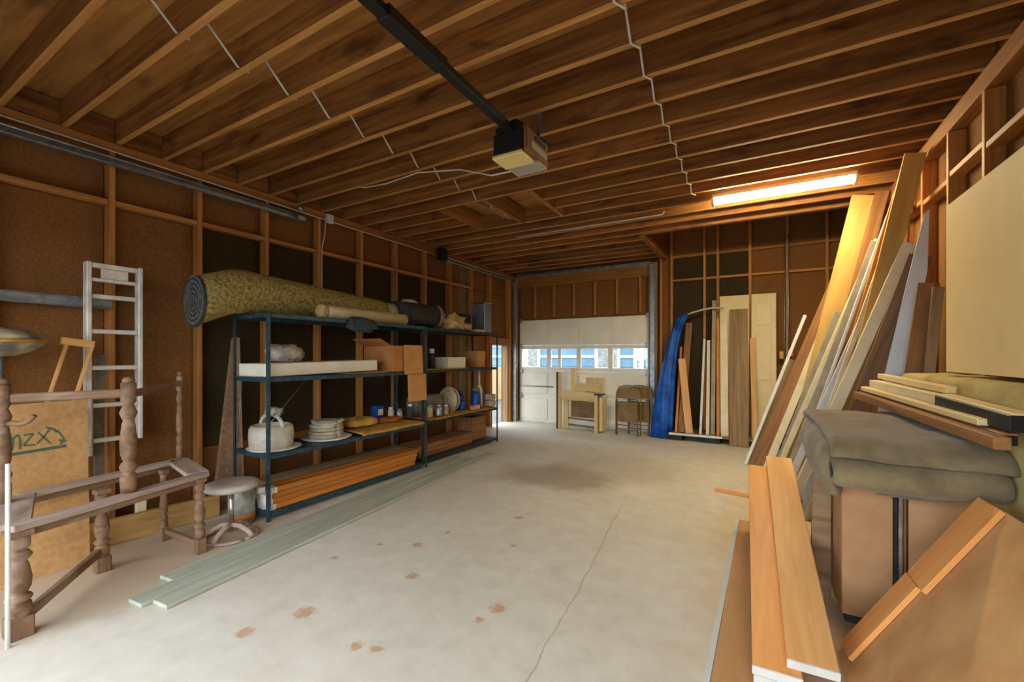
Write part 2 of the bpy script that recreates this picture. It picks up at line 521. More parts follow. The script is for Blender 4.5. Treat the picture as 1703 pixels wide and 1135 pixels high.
def concrete():
    m, nt, b = nodes_of('concrete_floor')
    tc = nn(nt, 'ShaderNodeTexCoord')
    co = tc.outputs['Object']
    big = noise_n(nt, co, 0.7, 5, 0.6, 0.4)
    fine = noise_n(nt, co, 7, 6, 0.65)
    c = ramp(nt, big, [(0.3, lin((204, 199, 184))), (0.7, lin((226, 222, 211)))])
    c = mixc(nt, 0.35, c, ramp(nt, fine, [(0.3, lin((184, 176, 156))), (0.7, lin((230, 227, 217)))]))
    sep = nn(nt, 'ShaderNodeSeparateXYZ')
    nt.links.new(co, sep.inputs[0])

    def math_(op, a, b_=None, clamp=False):
        n = nn(nt, 'ShaderNodeMath', operation=op, use_clamp=clamp)
        for i, v in enumerate((a, b_)):
            if v is None:
                continue
            if hasattr(v, 'node'):
                nt.links.new(v, n.inputs[i])
            else:
                n.inputs[i].default_value = v
        return n.outputs[0]

    def spot(cx, cy, rx, ry, w=0.9):
        dx = math_('DIVIDE', math_('SUBTRACT', sep.outputs[0], cx), rx)
        dy = math_('DIVIDE', math_('SUBTRACT', sep.outputs[1], cy), ry)
        d = math_('SQRT', math_('ADD', math_('MULTIPLY', dx, dx), math_('MULTIPLY', dy, dy)))
        n = noise_n(nt, co, 2.2 if rx > 0.3 else 30, 4, 0.65)
        d = math_('ADD', d, math_('MULTIPLY', math_('SUBTRACT', n, 0.5), w))
        mr = nn(nt, 'ShaderNodeMapRange', interpolation_type='SMOOTHSTEP')
        mr.inputs[1].default_value = 1.0
        mr.inputs[2].default_value = 0.35
        nt.links.new(d, mr.inputs[0])
        return mr.outputs[0]
    # damp oil stain, sawdust by the left wall, yellowed edge on the right, rusty leaf stains
    c = mixc(nt, math_('MULTIPLY', spot(-2.0, 4.4, 0.95, 0.62), 0.55), c, lin((128, 112, 80)))
    c = mixc(nt, math_('MULTIPLY', spot(-1.5, 5.1, 1.0, 0.9), 0.3), c, lin((150, 132, 98)))
    c = mixc(nt, math_('MULTIPLY', spot(-1.05, 4.35, 0.26, 0.3, 1.6), 0.6), c, lin((226, 222, 212)))
    c = mixc(nt, math_('MULTIPLY', spot(-3.6, 1.1, 0.95, 1.5), 0.75), c, lin((184, 156, 122)))
    c = mixc(nt, math_('MULTIPLY', spot(0.25, 3.4, 0.75, 3.0), 0.6), c, lin((206, 176, 122)))
    for (sx, sy, r) in ((-1.72, 3.13, .045), (-1.5, 2.65, .03), (-2.1, 2.32, .04), (-1.83, 1.98, .045), (-2.34, 2.2, .03),
                        (-1.62, 1.37, .04), (-1.52, 1.4, .035), (-2.06, 1.42, .06), (-2.17, 1.17, .05), (-2.45, 1.9, .03), (-1.2, 1.95, .05),
                        (-1.23, 1.82, .03), (-2.05, 2.6, .025)):
        c = mixc(nt, math_('MULTIPLY', spot(sx, sy, r * 1.15, r * 1.15, 2.0), 0.7), c, lin((190, 140, 84)))
    # hairline crack, meandering along the slab
    wob = noise_n(nt, co, 2.0, 5, 0.6)
    lx = math_('ADD', math_('MULTIPLY', math_('SUBTRACT', sep.outputs[1], 1.5), -0.104), -0.81)
    d = math_('ABSOLUTE', math_('ADD', math_('SUBTRACT', sep.outputs[0], lx), math_('MULTIPLY', math_('SUBTRACT', wob, 0.5), 0.1)))
    cr = nn(nt, 'ShaderNodeMapRange')
    cr.inputs[1].default_value = 0.006
    cr.inputs[2].default_value = 0.002
    nt.links.new(d, cr.inputs[0])
    lim = nn(nt, 'ShaderNodeMapRange')
    lim.inputs[1].default_value = 4.3
    lim.inputs[2].default_value = 3.6
    nt.links.new(sep.outputs[1], lim.inputs[0])
    c = mixc(nt, math_('MULTIPLY', math_('MULTIPLY', cr.outputs[0], lim.outputs[0]), 0.45), c, lin((140, 118, 88)))
    nt.links.new(c, b.inputs['Base Color'])
    rg = nn(nt, 'ShaderNodeMapRange')
    rg.inputs[3].default_value = 0.5
    rg.inputs[4].default_value = 0.75
    nt.links.new(big, rg.inputs[0])
    nt.links.new(rg.outputs[0], b.inputs['Roughness'])
    b.inputs['Specular IOR Level'].default_value = 0.35
    bumpit(nt, b, fine, 0.12, 0.004)
    return m


M['concrete'] = concrete()

# ------------------------------------------------------------------ the shell
ZJ, ZC = 3.02, 3.21            # underside of joists, of the plywood
XL, XR, YB, YF = -4.37, 1.15, 7.75, -0.6
ROOM = Matrix.Identity(4)


def shell(name, me, mat, kind='structure'):
    o = link(name, me, mat, None, Matrix.Identity(4))
    o['kind'] = kind
    return o


def multi_box(name, boxes):
    v, f = [], []
    for lo, hi in boxes:
        b = len(v)
        for x in (lo[0], hi[0]):
            for y in (lo[1], hi[1]):
                for z in (lo[2], hi[2]):
                    v.append((x, y, z))
        f += [tuple(b + i for i in q) for q in ((0, 1, 3, 2), (4, 6, 7, 5), (0, 4, 5, 1), (2, 3, 7, 6), (0, 2, 6, 4), (1, 5, 7, 3))]
    return meshof(name, v, f)


floor = shell('floor', multi_box('floor', [((-4.5, YF, -0.12), (1.3, 7.85, 0))]), M['concrete'])
ceiling = shell('ceiling', multi_box('ceiling', [((-4.5, YF, ZC), (1.3, 5.97, ZC + .02)), ((-4.5, 5.97, ZC), (-1.35, 7.88, ZC + .02)),
                                                 ((-1.42, 5.9, 4.0), (1.3, 7.9, 4.02)), ((-1.42, 5.92, ZC + .02), (1.3, 5.95, 4.0)),
                                                 ((-1.40, 5.95, ZC + .02), (-1.37, 7.88, 4.0))]), M['ply'])
tag(ceiling, 'underside of plywood decking above open joists')
for i in range(-10, 17):
    y = 2.605 + 0.305 * i
    spans = [(XL - .05, XR + .05)]
    if y > 5.96:
        spans = [(XL - .05, -1.38)]
    if i in (5, 6):
        spans = [(XL - .05, -3.17), (-1.98, XR + .05)]
    for a, b in spans:
        j = R.uniform(-.004, .004)
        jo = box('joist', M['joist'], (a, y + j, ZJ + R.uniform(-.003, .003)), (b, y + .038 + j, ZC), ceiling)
        jo.data.materials.append(M['joist_edge_lit'])      # paler lower edges: light bounced off the floor, painted into the colour
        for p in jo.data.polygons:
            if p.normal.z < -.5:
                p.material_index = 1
box('header', M['joist'], (-1.38, 5.955, ZJ - .01), (XR + .05, 6.03, ZC), ceiling)
box('trimmer', M['joist'], (-1.42, 6.03, ZJ - .01), (-1.35, YB + .05, ZC), ceiling)
for x in (-3.17, -2.56, -2.02):
    box('trimmer', M['plate'], (x, 3.863, ZJ - .015), (x + .04, 4.74, ZC - .02), ceiling)
plank('brace', M['oldboard'], (-2.9, 3.95, 3.15), (-2.62, 4.6, 3.05), .09, .02, (1, 0, 0), ceiling)
for x0, x1 in ((XL - .09, XL - .052), (XR + .052, XR + .09)):
    box('rim_board', M['plate'], (x0, YF, ZJ), (x1, 5.95 if x0 > 0 else YB, ZC), ceiling)
for i in range(-10, 10):    # blocking between the joist ends on the left plate
    y = 2.605 + 0.305 * i
    box('blocking', M['joist'], (XL - .05, y + .04, ZJ + .005), (XL - .012, y + .303, ZC - .005), ceiling)

# left wall
wl = shell('wall_left', multi_box('wall_left', [((-4.56, YF, -.1), (-4.5, 6.88, 4.0)), ((-4.56, 7.55, -.1), (-4.5, 7.9, 4.0)), ((-4.56, 6.88, 1.56), (-4.5, 7.55, 4.0))]), M['fibre'])
STUD_L = [1.362 + .61 * n for n in range(-3, 10)]
box('top_plate', M['plate'], (-4.47, YF, ZJ - .076), (XL, YB, ZJ - .002), wl)
box('sole_plate', M['plate'], (-4.47, YF, 0), (XL, 6.86, .038), wl)
for y in STUD_L:
    box('stud', M['stud'], (-4.47, y - .019, .038), (XL, y + .019, ZJ - .078), wl)
ends = [YF] + STUD_L + [YB]
for k in range(len(STUD_L)):
    a = STUD_L[k] + .021
    b = (STUD_L[k + 1] if k + 1 < len(STUD_L) else YB) - .021
    if b - a < .1:
        continue
    z = 2.53 + .0 * k
    if k < 11:
        box('fire_block', M['stud'], (-4.46, a, z), (XL - .004, b, z + .038), wl)
    n = k - 3
    box('sheathing', M['fibre'], (-4.5, a, 2.57), (-4.475, b, ZJ - .08), wl, 0)
    if a < 6.6:
        box('sheathing', M['felt'] if 1 <= n <= 6 else (M['greypaper'] if n == 7 and False else M['fibre']), (-4.5, a, .5 if 1 <= n <= 6 else .04), (-4.475, b, 2.53), wl, 0)
        if 1 <= n <= 6:
            box('sheathing', M['fibre'], (-4.5, a, .04), (-4.475, b, .495), wl, 0)
    else:
        box('sheathing', M['fibre'], (-4.5, a, 1.57), (-4.475, b, 2.53), wl, 0)
box('paper_strip', M['greypaper'], (-4.474, 5.98, .3), (-4.466, 6.2, 2.9), wl, 0)
box('door_jamb', M['oldboard'], (-4.52, 6.873, 0), (-4.36, 6.89, 1.56), wl)
box('door_jamb', M['oldboard'], (-4.52, 7.53, 0), (-4.40, 7.56, 1.56), wl)
box('jamb_stud', M['stud'], (-4.47, 7.562, 0), (-4.37, 7.64, 2.94), wl)
box('door_header', M['plate'], (-4.52, 6.873, 1.561), (-4.36, 7.56, 1.7), wl)

# right wall
wr = shell('wall_right', multi_box('wall_right', [((1.25, YF, -.1), (1.31, 7.9, 4.0))]), M['fibre'])
STUD_R = [-.4, .2, .8, 1.4, 1.95, 2.5, 3.02, 3.54, 4.08, 4.62, 5.2, 5.8, 6.4, 7.0, 7.55]
box('top_plate', M['plate'], (XR, YF, ZJ - .12), (1.24, YB, ZJ - .002), wr)
box('sole_plate', M['plate'], (XR, YF, 0), (1.24, YB, .038), wr)
for y in STUD_R:
    box('stud', M['stud'], (XR, y - .019, .038), (1.24, y + .019, ZJ - .122), wr)
for k in range(len(STUD_R) - 1):
    z = 2.55 + .03 * (k % 2)
    box('fire_block', M['stud'], (XR + .004, STUD_R[k] + .021, z), (1.235, STUD_R[k + 1] - .021, z + .038), wr)
    box('sheathing', M['fibre'], (1.238, STUD_R[k] + .021, .04), (1.25, STUD_R[k + 1] - .021, 2.9), wr, 0)

# back wall with the garage-door opening
wb = shell('wall_back', multi_box('wall_back', [((-4.56, 7.85, -.1), (-4.27, 7.9, 4.0)), ((-1.61, 7.85, -.1), (1.31, 7.9, 4.0)), ((-4.27, 7.836, 2.06), (-1.61, 7.9, 4.0))]), M['fibre'])
box('header_beam', M['plate'], (-4.3, 7.75, 2.75), (-1.5, 7.84, 3.0), wb)
box('header_flashing', M['galv'], (-4.3, 7.735, 2.95), (-1.62, 7.748, 3.01), wb)
for x in (-3.9, -3.48, -3.06, -2.64, -2.22, -1.8):
    box('cripple_stud', M['stud'], (x - .019, 7.76, 2.12), (x + .019, 7.84, 2.748), wb)
for a, b in zip((-4.27, -3.9, -3.48, -3.06, -2.64, -2.22, -1.8), (-3.9, -3.48, -3.06, -2.64, -2.22, -1.8, -1.6)):
    box('sheathing', M['fibre'], (a + .021, 7.815, 2.09), (b - .021, 7.834, 2.748), wb, 0)
STUD_B = [-1.44, -1.27, -.75, -.55, -.09, .41, .9]
for x in STUD_B:
    box('stud', M['stud'], (x - .02, 7.75, 0), (x + .02, 7.84, 3.95), wb)
BK = [M['stud'], M['felt'], M['felt'], M['felt'], M['fibre'], M['fibre'], M['fibre']]
for k, (a, b) in enumerate(zip(STUD_B, STUD_B[1:] + [1.24])):
    box('sheathing', M['fibre'] if k in (0, 4, 5, 6) else M['felt'], (a + .021, 7.83, .04), (b - .021, 7.848, 3.05), wb, 0)
    box('sheathing', M['fibre'], (a + .021, 7.83, 3.055), (b - .021, 7.848, 3.95), wb, 0)
    if k:
        box('fire_block', M['stud'], (a + .021, 7.755, 2.62), (b - .021, 7.83, 2.655), wb)
        box('plate', M['plate'], (a + .021, 7.755, 3.02), (b - .021, 7.83, 3.06), wb)

# front wall: the wide open doorway behind the camera
wf = shell('wall_front', multi_box('wall_front', [((-4.56, -.7, -.1), (-4.0, -.6, 4.0)), ((.9, -.7, -.1), (1.31, -.6, 4.0)), ((-4.0, -.7, 2.2), (.9, -.6, 4.0))]), M['fibre'])
ground = shell('ground_outside', multi_box('ground_outside', [((-40, -40, -.2), (40, 40, -.125))]), M['asphalt'])

# ------------------------------------------------------------------ rear garage door
door = empty('door_1', (-2.94, 7.8, 0), 'white sectional garage door with a row of glass panes', 'garage door', kind='structure')
DX = [-4.26, -3.6, -2.97, -2.35, -1.63]
DZ = [.03, .54, 1.05, 1.56, 2.08]
for r in range(4):
    z0, z1 = DZ[r], DZ[r + 1] - .006
    sec = box('section', M['whitepaint'], (DX[0], 7.80, z0), (DX[-1], 7.835, z1), door) if r != 2 else None
    if r == 2:
        sec = box('section', M['whitepaint'], (DX[0], 7.79, z0), (DX[-1], 7.835, z0 + .07), door)
        box('section_rail', M['whitepaint'], (DX[0], 7.79, z1 - .07), (DX[-1], 7.835, z1), sec)
        for i, x in enumerate(DX):
            w = .05 if i in (0, 4) else .045
            xa = max(DX[0], x - w)
            xb = min(DX[-1], x + w)
            box('section_stile', M['whitepaint'], (xa, 7.79, z0 + .07), (xb, 7.835, z1 - .07), sec)
        box('section_stile', M['whitepaint'], (-3.4, 7.79, z0 + .07), (-3.34, 7.835, z1 - .07), sec)
        for i in range(4):
            box('pane', M['glass'], (DX[i] + .046, 7.81, z0 + .071), (DX[i + 1] - .046, 7.814, z1 - .071), sec, 0)
    else:
        for i in range(4):
            a, b = DX[i] + (.03 if r < 2 else .006), DX[i + 1] - (.03 if r < 2 else .006)
            box('panel', M['whitepaint'], (a, 7.786, z0 + (.05 if r < 2 else .012)), (b, 7.802, z1 - (.05 if r < 2 else .012)), sec, .006)
box('bottom_seal', M['whitetrim'], (DX[0], 7.78, .0), (DX[-1], 7.84, .03), door)
box('lock_bar', M['galv'], (-4.25, 7.772, .72), (-3.5, 7.784, .745), door)
for z in DZ[1:]:
    box('hinge', M['galv'], (-4.24, 7.76, z - .05), (-4.19, 7.786, z + .03), door)
    box('hinge', M['galv'], (-1.70, 7.76, z - .05), (-1.65, 7.786, z + .03), door)
for x0, x1 in ((-4.36, -4.28), (-1.61, -1.53)):
    box('track', M['galv'], (x0, 7.66, 0), (x1, 7.69, 2.95), door)
    box('track_flange', M['galv'], (x0, 7.69, 0), (x0 + .012, 7.76, 2.95), door)
    box('jamb_post', M['oldboard'], (x0 - .03 if x0 > -2 else x0, 7.70, 0), (x1 + .03 if x0 > -2 else x1, 7.75, 2.97), door)
for z in (2.86, 2.91):
    tube('top_track', M['galv'], [(-4.30, 7.68, z - .02), (-4.30, 7.5, z), (-4.28, 5.3, z)], .012, door)
box('track_bracket', M['darkmetal'], (-4.31, 5.2, 2.84), (-4.22, 5.36, 3.015), door)

# near garage-door track on the left wall
t = empty('door_track', (-4.33, .8, 2.84), 'galvanised overhead door track along the left wall plate', 'track')
box('track_channel', M['galv'], (-4.365, -.55, 2.83), (-4.33, 2.88, 2.895), t)
box('track_lip', M['galv'], (-4.33, -.55, 2.815), (-4.285, 2.88, 2.83), t)
tube('track_rod', M['galv'], [(-4.29, -.55, 2.87), (-4.29, 2.88, 2.87)], .009, t)
box('bracket', M['galv'], (-4.365, 2.86, 2.81), (-4.26, 2.94, 2.86), t)
lathe('pulley', M['galv'], [(.0, 0), (.035, 0), (.028, .012), (.035, .024), (0, .024)], (-4.3, 2.9, 2.95), t, 14, (1, 0, 0))

# ------------------------------------------------------------------ outdoors seen through the glass
house = empty('house', (-4, 13, -.125), 'pale blue sided house seen through the garage door glass', 'house')
box('wall', M['siding'], (-12, 13, -.12), (3, 13.3, 5.5), house, 0)
for k in range(14):
    box('siding_board', M['siding'], (-12, 12.97, .1 + k * .3), (3, 13.0, .385 + k * .3), house, .004)
for x0, x1 in ((-7.6, -6.3), (-4.4, -3.6), (-3.2, -2.9)):
    w = box('window', M['whitetrim'], (x0, 12.93, .9), (x1, 12.968, 2.3), house)
    box('pane', M['glassjar'], (x0 + .1, 12.92, 1.0), (x1 - .1, 12.928, 2.2), w, 0)
box('belt_trim', M['whitetrim'], (-12, 12.94, 1.28), (3, 12.968, 1.36), house)
fen = empty('fence', (-7.5, 8, -.125), 'tan board fence outside the side doorway', 'fence')
for k in range(18):
    box('fence_board', M['fence'], (-7.53, 5.0 + k * .42, -.12), (-7.5, 5.4 + k * .42, .95), fen, 0)

# ------------------------------------------------------------------ ceiling fittings
lamp = empty('strip_light', (.2, 4.95, 3.02), 'glowing warm fluorescent strip light under the joists', 'light fixture')
box('housing', M['fixture'], (-.40, 4.88, 2.985), (.79, 5.0, 3.019), lamp)
box('end_cap', M['fixture'], (-.41, 4.875, 2.93), (-.385, 5.005, 2.985), lamp)
box('end_cap', M['fixture'], (.775, 4.875, 2.93), (.80, 5.005, 2.985), lamp)
pr = [(a, b) for a, b in ((4.885, 2.984), (4.885, 2.955), (4.90, 2.938), (4.94, 2.932), (4.98, 2.938), (4.995, 2.955), (4.995, 2.984))]
prism('diffuser', M['tube'], [(-.385, a, b) for a, b in pr], (1, 0, 0), 1.16, lamp, (.2, 4.94, 2.95))

op = empty('garage_door_opener', (-1.39, 2.57, 2.65), 'black and cream garage door opener hanging from the joists', 'door opener')
OX0, OX1, OY0, OY1 = -1.52, -1.267, 2.41, 2.73
box('motor_case', M['black'], (OX0, OY0, 2.675), (OX1 - .03, OY1 - .02, 2.815), op, .008)
box('side_panel', M['openerbrown'], (OX1 - .029, OY0 + .005, 2.665), (OX1, OY1, 2.82), op, .006)
box('side_vent', M['openergrey'], (OX1 + .001, OY0 + .06, 2.70), (OX1 + .006, OY1 - .03, 2.745), op, .001)
box('side_vent', M['black'], (OX1 + .001, OY0 + .12, 2.77), (OX1 + .006, OY1 - .05, 2.80), op, .001)
box('lamp_lens', M['openerlens'], (OX0 - .006, OY0 - .006, 2.648), (OX1 - .03, 2.585, 2.674), op, .006)
box('bottom_cover', M['openergrey'], (OX0 + .01, 2.588, 2.65), (OX1 - .005, OY1, 2.674), op, .004)
box('rail', M['black'], (-1.42, -.58, 2.80), (-1.36, OY0 + .05, 2.845), op, .006)
box('rail_sleeve', M['black'], (-1.428, 1.32, 2.795), (-1.352, 1.72, 2.852), op, .004)
prism('chain_guard', M['black'], [(-1.5, OY0, 2.815), (-1.3, OY0, 2.815), (-1.3, OY0 + .02, 2.85), (-1.345, OY0, 2.88), (-1.44, OY0, 2.87), (-1.5, OY0, 2.845)], (0, 1, 0), .16, op, (-1.4, 2.5, 2.82))
for x in (-1.5, -1.29):
    plank('hanger_strap', M['galv'], (x, 2.62, 2.81), (x, 2.64, 3.06), .03, .004, (1, 0, 0), op)
prism('flap', M['black'], [(-1.30, 2.62, 2.82), (-1.262, 2.62, 2.825), (-1.255, 2.73, 2.84), (-1.29, 2.73, 2.84)], (0, 0, 1), .008, op, (-1.26, 2.6, 2.83))


def cable_run(x, i0, i1, label, zb=-.009):
    pts = []
    for i in range(i0, i1):
        y = 2.605 + .305 * i
        pts += [(x, y - .17, ZJ + .16), (x, y - .009, ZJ + zb), (x + (.03 if zb < 0 else 0), y + .047, ZJ + zb), (x, y + .05, ZJ + .16)]
    c = tube('cable', M['cable'], pts, .0065, None, 6, False)
    tag(c, label, 'cable', 'white cables strung across the joists')


cable_run(-2.62, -5, 7, 'white cable looping under the joists nearer the left wall', .012)
cable_run(-.58, -3, 8, 'white cable stepping under the joists above the floor centre')
c = tube('cable', M['cable'], [(-1.51, 2.66, 2.67), (-1.75, 2.75, 2.72), (-2.1, 2.83, 2.87), (-2.6, 2.88, 2.97), (-3.0, 2.89, 2.955), (-3.3, 2.9, 2.98), (-3.42, 2.91, 3.02)], .006, None, 6)
tag(c, 'white power cable drooping from the opener towards the left wall', 'cable')
c = tube('cable', M['cable'], [(-4.36, .5, 2.95), (-4.36, 2.95, 2.935), (-4.355, 3.3, 2.93), (-4.36, 5.2, 2.93)], .007, None, 6)
tag(c, 'white cable clipped along the left wall top plate', 'cable')
c = tube('conduit', M['cable'], [(-2.9, 5.2, 2.995), (-.95, 5.2, 2.995), (-.93, 5.2, 3.03)], .009, None, 6)
tag(c, 'long thin white conduit under the far joists', 'conduit')
c = tube('conduit', M['oldboard'], [(-3.6, 6.5, 2.995), (-1.62, 6.5, 2.995), (-1.6, 6.5, 2.93), (-1.6, 6.48, 2.9)], .009, None, 6)
tag(c, 'brown conduit with a down-turned end near the ceiling opening', 'conduit')
ob = empty('outlet_box', (-4.33, 3.3, 2.94), 'white junction box with hanging cord on the left plate', 'outlet')
box('box_body', M['whitetrim'], (-4.365, 3.26, 2.90), (-4.32, 3.34, 3.0), ob)
tube('cord', M['cable'], [(-4.34, 3.25, 2.93), (-4.345, 3.24, 2.75), (-4.36, 3.215, 2.6), (-4.358, 3.21, 2.3), (-4.358, 3.21, 1.9)], .006, ob, 6)

# ------------------------------------------------------------------ steel shelving
def shelving(name, Y0, Y1, X0, X1, mat, label):
    """open steel shelving: four angle posts, four sagging shelves"""
    s = empty(name, ((X0 + X1) / 2, (Y0 + Y1) / 2, 0), label, 'shelving', 'steel shelving along the left wall')
    for x in (X0, X1):
        for y in (Y0, Y1):
            sx = 1 if x == X0 else -1
            sy = 1 if y == Y0 else -1
            w_ = .025
            pts = [(x, y, 0), (x + sx * w_, y, 0), (x + sx * w_, y + sy * .004, 0), (x + sx * .004, y + sy * .004, 0), (x + sx * .004, y + sy * w_, 0), (x, y + sy * w_, 0)]
            prism('post', mat, pts, (0, 0, 1), 1.703, s, (x, y, 0))
    for z in (.07, .54, 1.17, 1.70):
        sh = box('shelf', mat, (X0 + .006, Y0 + .006, z - .006), (X1 - .006, Y1 - .006, z), s, .001)
        for x0, x1 in ((X1 - .012, X1 - .006), (X0 + .006, X0 + .012)):
            box('shelf_lip', mat, (x0, Y0 + .034, z - .035), (x1, Y1 - .034, z - .006), sh, .001)
        box('shelf_lip', mat, (X0 + .034, Y0 + .006, z - .035), (X1 - .034, Y0 + .012, z - .006), sh, .001)
        box('shelf_lip', mat, (X0 + .034, Y1 - .012, z - .035), (X1 - .034, Y1 - .006, z - .006), sh, .001)
    return s


S1 = shelving('shelving_unit', 2.03, 3.96, -3.94, -3.43, M['shelfblue'], 'blue-grey steel shelving unit under the carpet roll')
S2 = shelving('shelving_unit', 4.0, 5.74, -4.02, -3.53, M['shelfdark'], 'dark steel shelving unit nearest the side doorway')
tube('cross_brace', M['galv'], [(-3.93, 2.1, 1.15), (-3.93, 2.06, .6)], .004, S1, 6)
tube('cross_brace', M['galv'], [(-3.93, 2.75, 1.15), (-3.93, 2.2, .56)], .004, S1, 6)

# ------------------------------------------------------------------ things on the shelving
# carpet roll: sags over the near end of the top shelf
cr = empty('carpet_roll', (-3.72, 2.9, 1.72), 'olive shag carpet rolled up, sagging off the top shelf', 'carpet')
P0, P1 = Vector((-3.86, 1.70, 1.80)), Vector((-3.80, 3.58, 1.845))
NR = 26
rings, spiral = [], []
for k in range(NR + 1):
    u = k / NR
    c0 = P0.lerp(P1, u)
    ra, rb = .165 - .035 * u, .20 - .062 * u
    c0.z = 1.712 + rb + (-.13 * max(0, (.17 - u) / .17) ** 1.2)
    rings.append([Vector((c0.x + math.cos(a) * ra * (1 + .03 * noise.noise(Vector((math.cos(a) * 2, math.sin(a) * 2, u * 7)))), c0.y, c0.z + math.sin(a) * rb)) - P0 for a in [2 * math.pi * j / 28 for j in range(28)]])
link('pile', rings_mesh('pile', rings), M['carpet'], cr, Matrix.Translation(P0), True)
v, f = [], []
cz0 = 1.712 + .20 - .13
NS = 110
for k in range(NS + 1):
    a = 2 * math.pi * 4.3 * k / NS
    rr = .03 + .165 * k / NS
    for dr, dy in ((-.007, -.012), (.007, -.012), (.007, .004), (-.007, .004)):
        v.append((P0.x + math.cos(a) * (rr + dr) * .84, P0.y + dy, cz0 + math.sin(a) * (rr + dr) * 1.02))
for k in range(NS):
    for q in range(4):
        f.append((k * 4 + q, k * 4 + (q + 1) % 4, k * 4 + 4 + (q + 1) % 4, k * 4 + 4 + q))
link('backing_coil', meshof('backing_coil', v, f), M['carpetback'], cr, Matrix.Identity(4))
rings2 = []
for y in (-.006, .012):
    rings2.append([(P0.x + math.cos(a) * .17, P0.y + y, cz0 + math.sin(a) * .206) for a in [2 * math.pi * j / 28 for j in range(28)]])
link('roll_end', rings_mesh('roll_end', rings2), M['darkmat'], cr, Matrix.Identity(4))

rl = empty('foam_roll', (-3.52, 3.2, 1.76), 'small off-white roll lying in front of the carpet', 'roll')
lathe('sleeve', M['offwhite'], [(0, 0), (.062, 0), (.066, .04), (.066, 1.06), (0, 1.06)], (-3.55, 2.66, 1.767), rl, 20, (-.02, 1, .0))
blob('twisted_end', M['burlap'], (-3.55, 2.62, 1.768), (.12, .1, .13), rl, .1, 3, 4, .8)
nb = blob('netting', M['bluemesh'], (-3.415, 2.98, 1.655), (.04, .36, .13), None, .22, 3.2, 8, .8, 28, False)
tag(nb, 'blue-grey netting sagging below the top shelf front', 'netting')

# second shelf
wbx = empty('long_box', (-3.6, 2.7, 1.19), 'long low white carton on the second shelf', 'box')
plank('carton', M['whitebox'], (-3.71, 2.06, 1.228), (-3.71, 3.26, 1.25), .40, .11, (1, 0, .0), wbx, .006)
cl = box('flat_carton', M['cardlight'], (-3.9, 2.85, 1.171), (-3.48, 3.4, 1.181), None)
cl.location.z -= 0
tag(cl, 'flattened tan carton under the long white box', 'cardboard')
bg = blob('plastic_bag', M['plasticbag'], (-3.72, 2.36, 1.368), (.24, .3, .15), None, .16, 3, 3, .7)
tag(bg, 'crumpled grey plastic bag on the long white carton', 'bag')
cb = empty('cardboard_box', (-3.68, 3.65, 1.172), 'open brown cardboard box with a flap hanging off the shelf', 'box')
box('front_panel', M['cardboard'], (-3.452, 3.42, 1.176), (-3.444, 3.88, 1.46), cb, 0)
box('back_panel', M['cardboard'], (-3.9, 3.42, 1.176), (-3.892, 3.88, 1.46), cb, 0)
box('side_panel', M['cardboard'], (-3.891, 3.42, 1.176), (-3.453, 3.428, 1.46), cb, 0)
box('side_panel', M['cardboard'], (-3.891, 3.872, 1.176), (-3.453, 3.88, 1.46), cb, 0)
box('bottom_panel', M['cardboard'], (-3.891, 3.429, 1.174), (-3.453, 3.871, 1.182), cb, 0)
plank('flap', M['cardlight'], (-3.43, 3.72, 1.47), (-3.415, 3.72, 1.14), .30, .007, (0, 1, 0), cb, 0)
plank('flap', M['cardlight'], (-3.41, 3.76, 1.135), (-3.395, 3.76, .83), .30, .007, (0, 1, 0), cb, 0)
plank('flap', M['cardboard'], (-3.66, 3.40, 1.46), (-3.66, 3.24, 1.53), .42, .006, (1, 0, 0), cb, 0)

# third shelf: white tub, coils, cloths, jars
tb = empty('plastic_tub', (-3.62, 2.2, .545), 'grubby white plastic tub with round mouth and handle on the third shelf', 'tub')
lathe('tub_body', M['whiteplastic'], [(0, 0), (.168, 0), (.176, .10), (.17, .17), (.155, .195), (.142, .195), (.138, .16), (.13, .06), (0, .06)], (-3.66, 2.20, .558), tb, 24)
tube('handle', M['whiteplastic'], [(-3.66 + .16 * math.cos(a), 2.20, .74 + .10 * math.sin(a)) for a in [math.pi * k / 10 for k in range(11)]], .016, tb)
blob('rag', M['plasticbag'], (-3.63, 2.20, .87), (.15, .10, .07), tb, .2, 3, 6, .7)
lathe('tray', M['whitetrim'], [(0, 0), (.19, 0), (.215, .015), (.21, .016), (0, .008)], (-3.65, 2.22, .545), tb, 24)
lathe('lid', M['greymat'], [(0, .0), (.07, .0), (.06, .03), (0, .035)], (-3.66, 2.2, .62), tb, 16)

co = empty('coil_stack', (-3.64, 2.72, .545), 'stack of coiled grey-white tubing on a plate, third shelf', 'tubing')
lathe('plate', M['whitetrim'], [(0, 0), (.2, 0), (.235, .018), (.23, .02), (0, .008)], (-3.65, 2.74, .545), co, 24)
for k, (dx, dy, r, z) in enumerate(((-.0, .0, .165, .578), (.004, -.006, .162, .61), (-.006, .006, .16, .642), (.0, .0, .158, .674), (.008, .01, .155, .706))):
    pts = [(-3.65 + dx + (r - .02) * math.cos(2 * math.pi * j / 28), 2.74 + dy + (r - .02) * math.sin(2 * math.pi * j / 28), z + (.012 if k == 4 else 0) * math.sin(4 * math.pi * j / 28)) for j in range(29)]
    tube('coil', M['greyfoam'], pts, .0175, co, 8)
lathe('coil_core', M['greyfoam'], [(0, 0), (.13, 0), (.13, .15), (.1, .165), (0, .155)], (-3.65, 2.74, .562), co, 24)

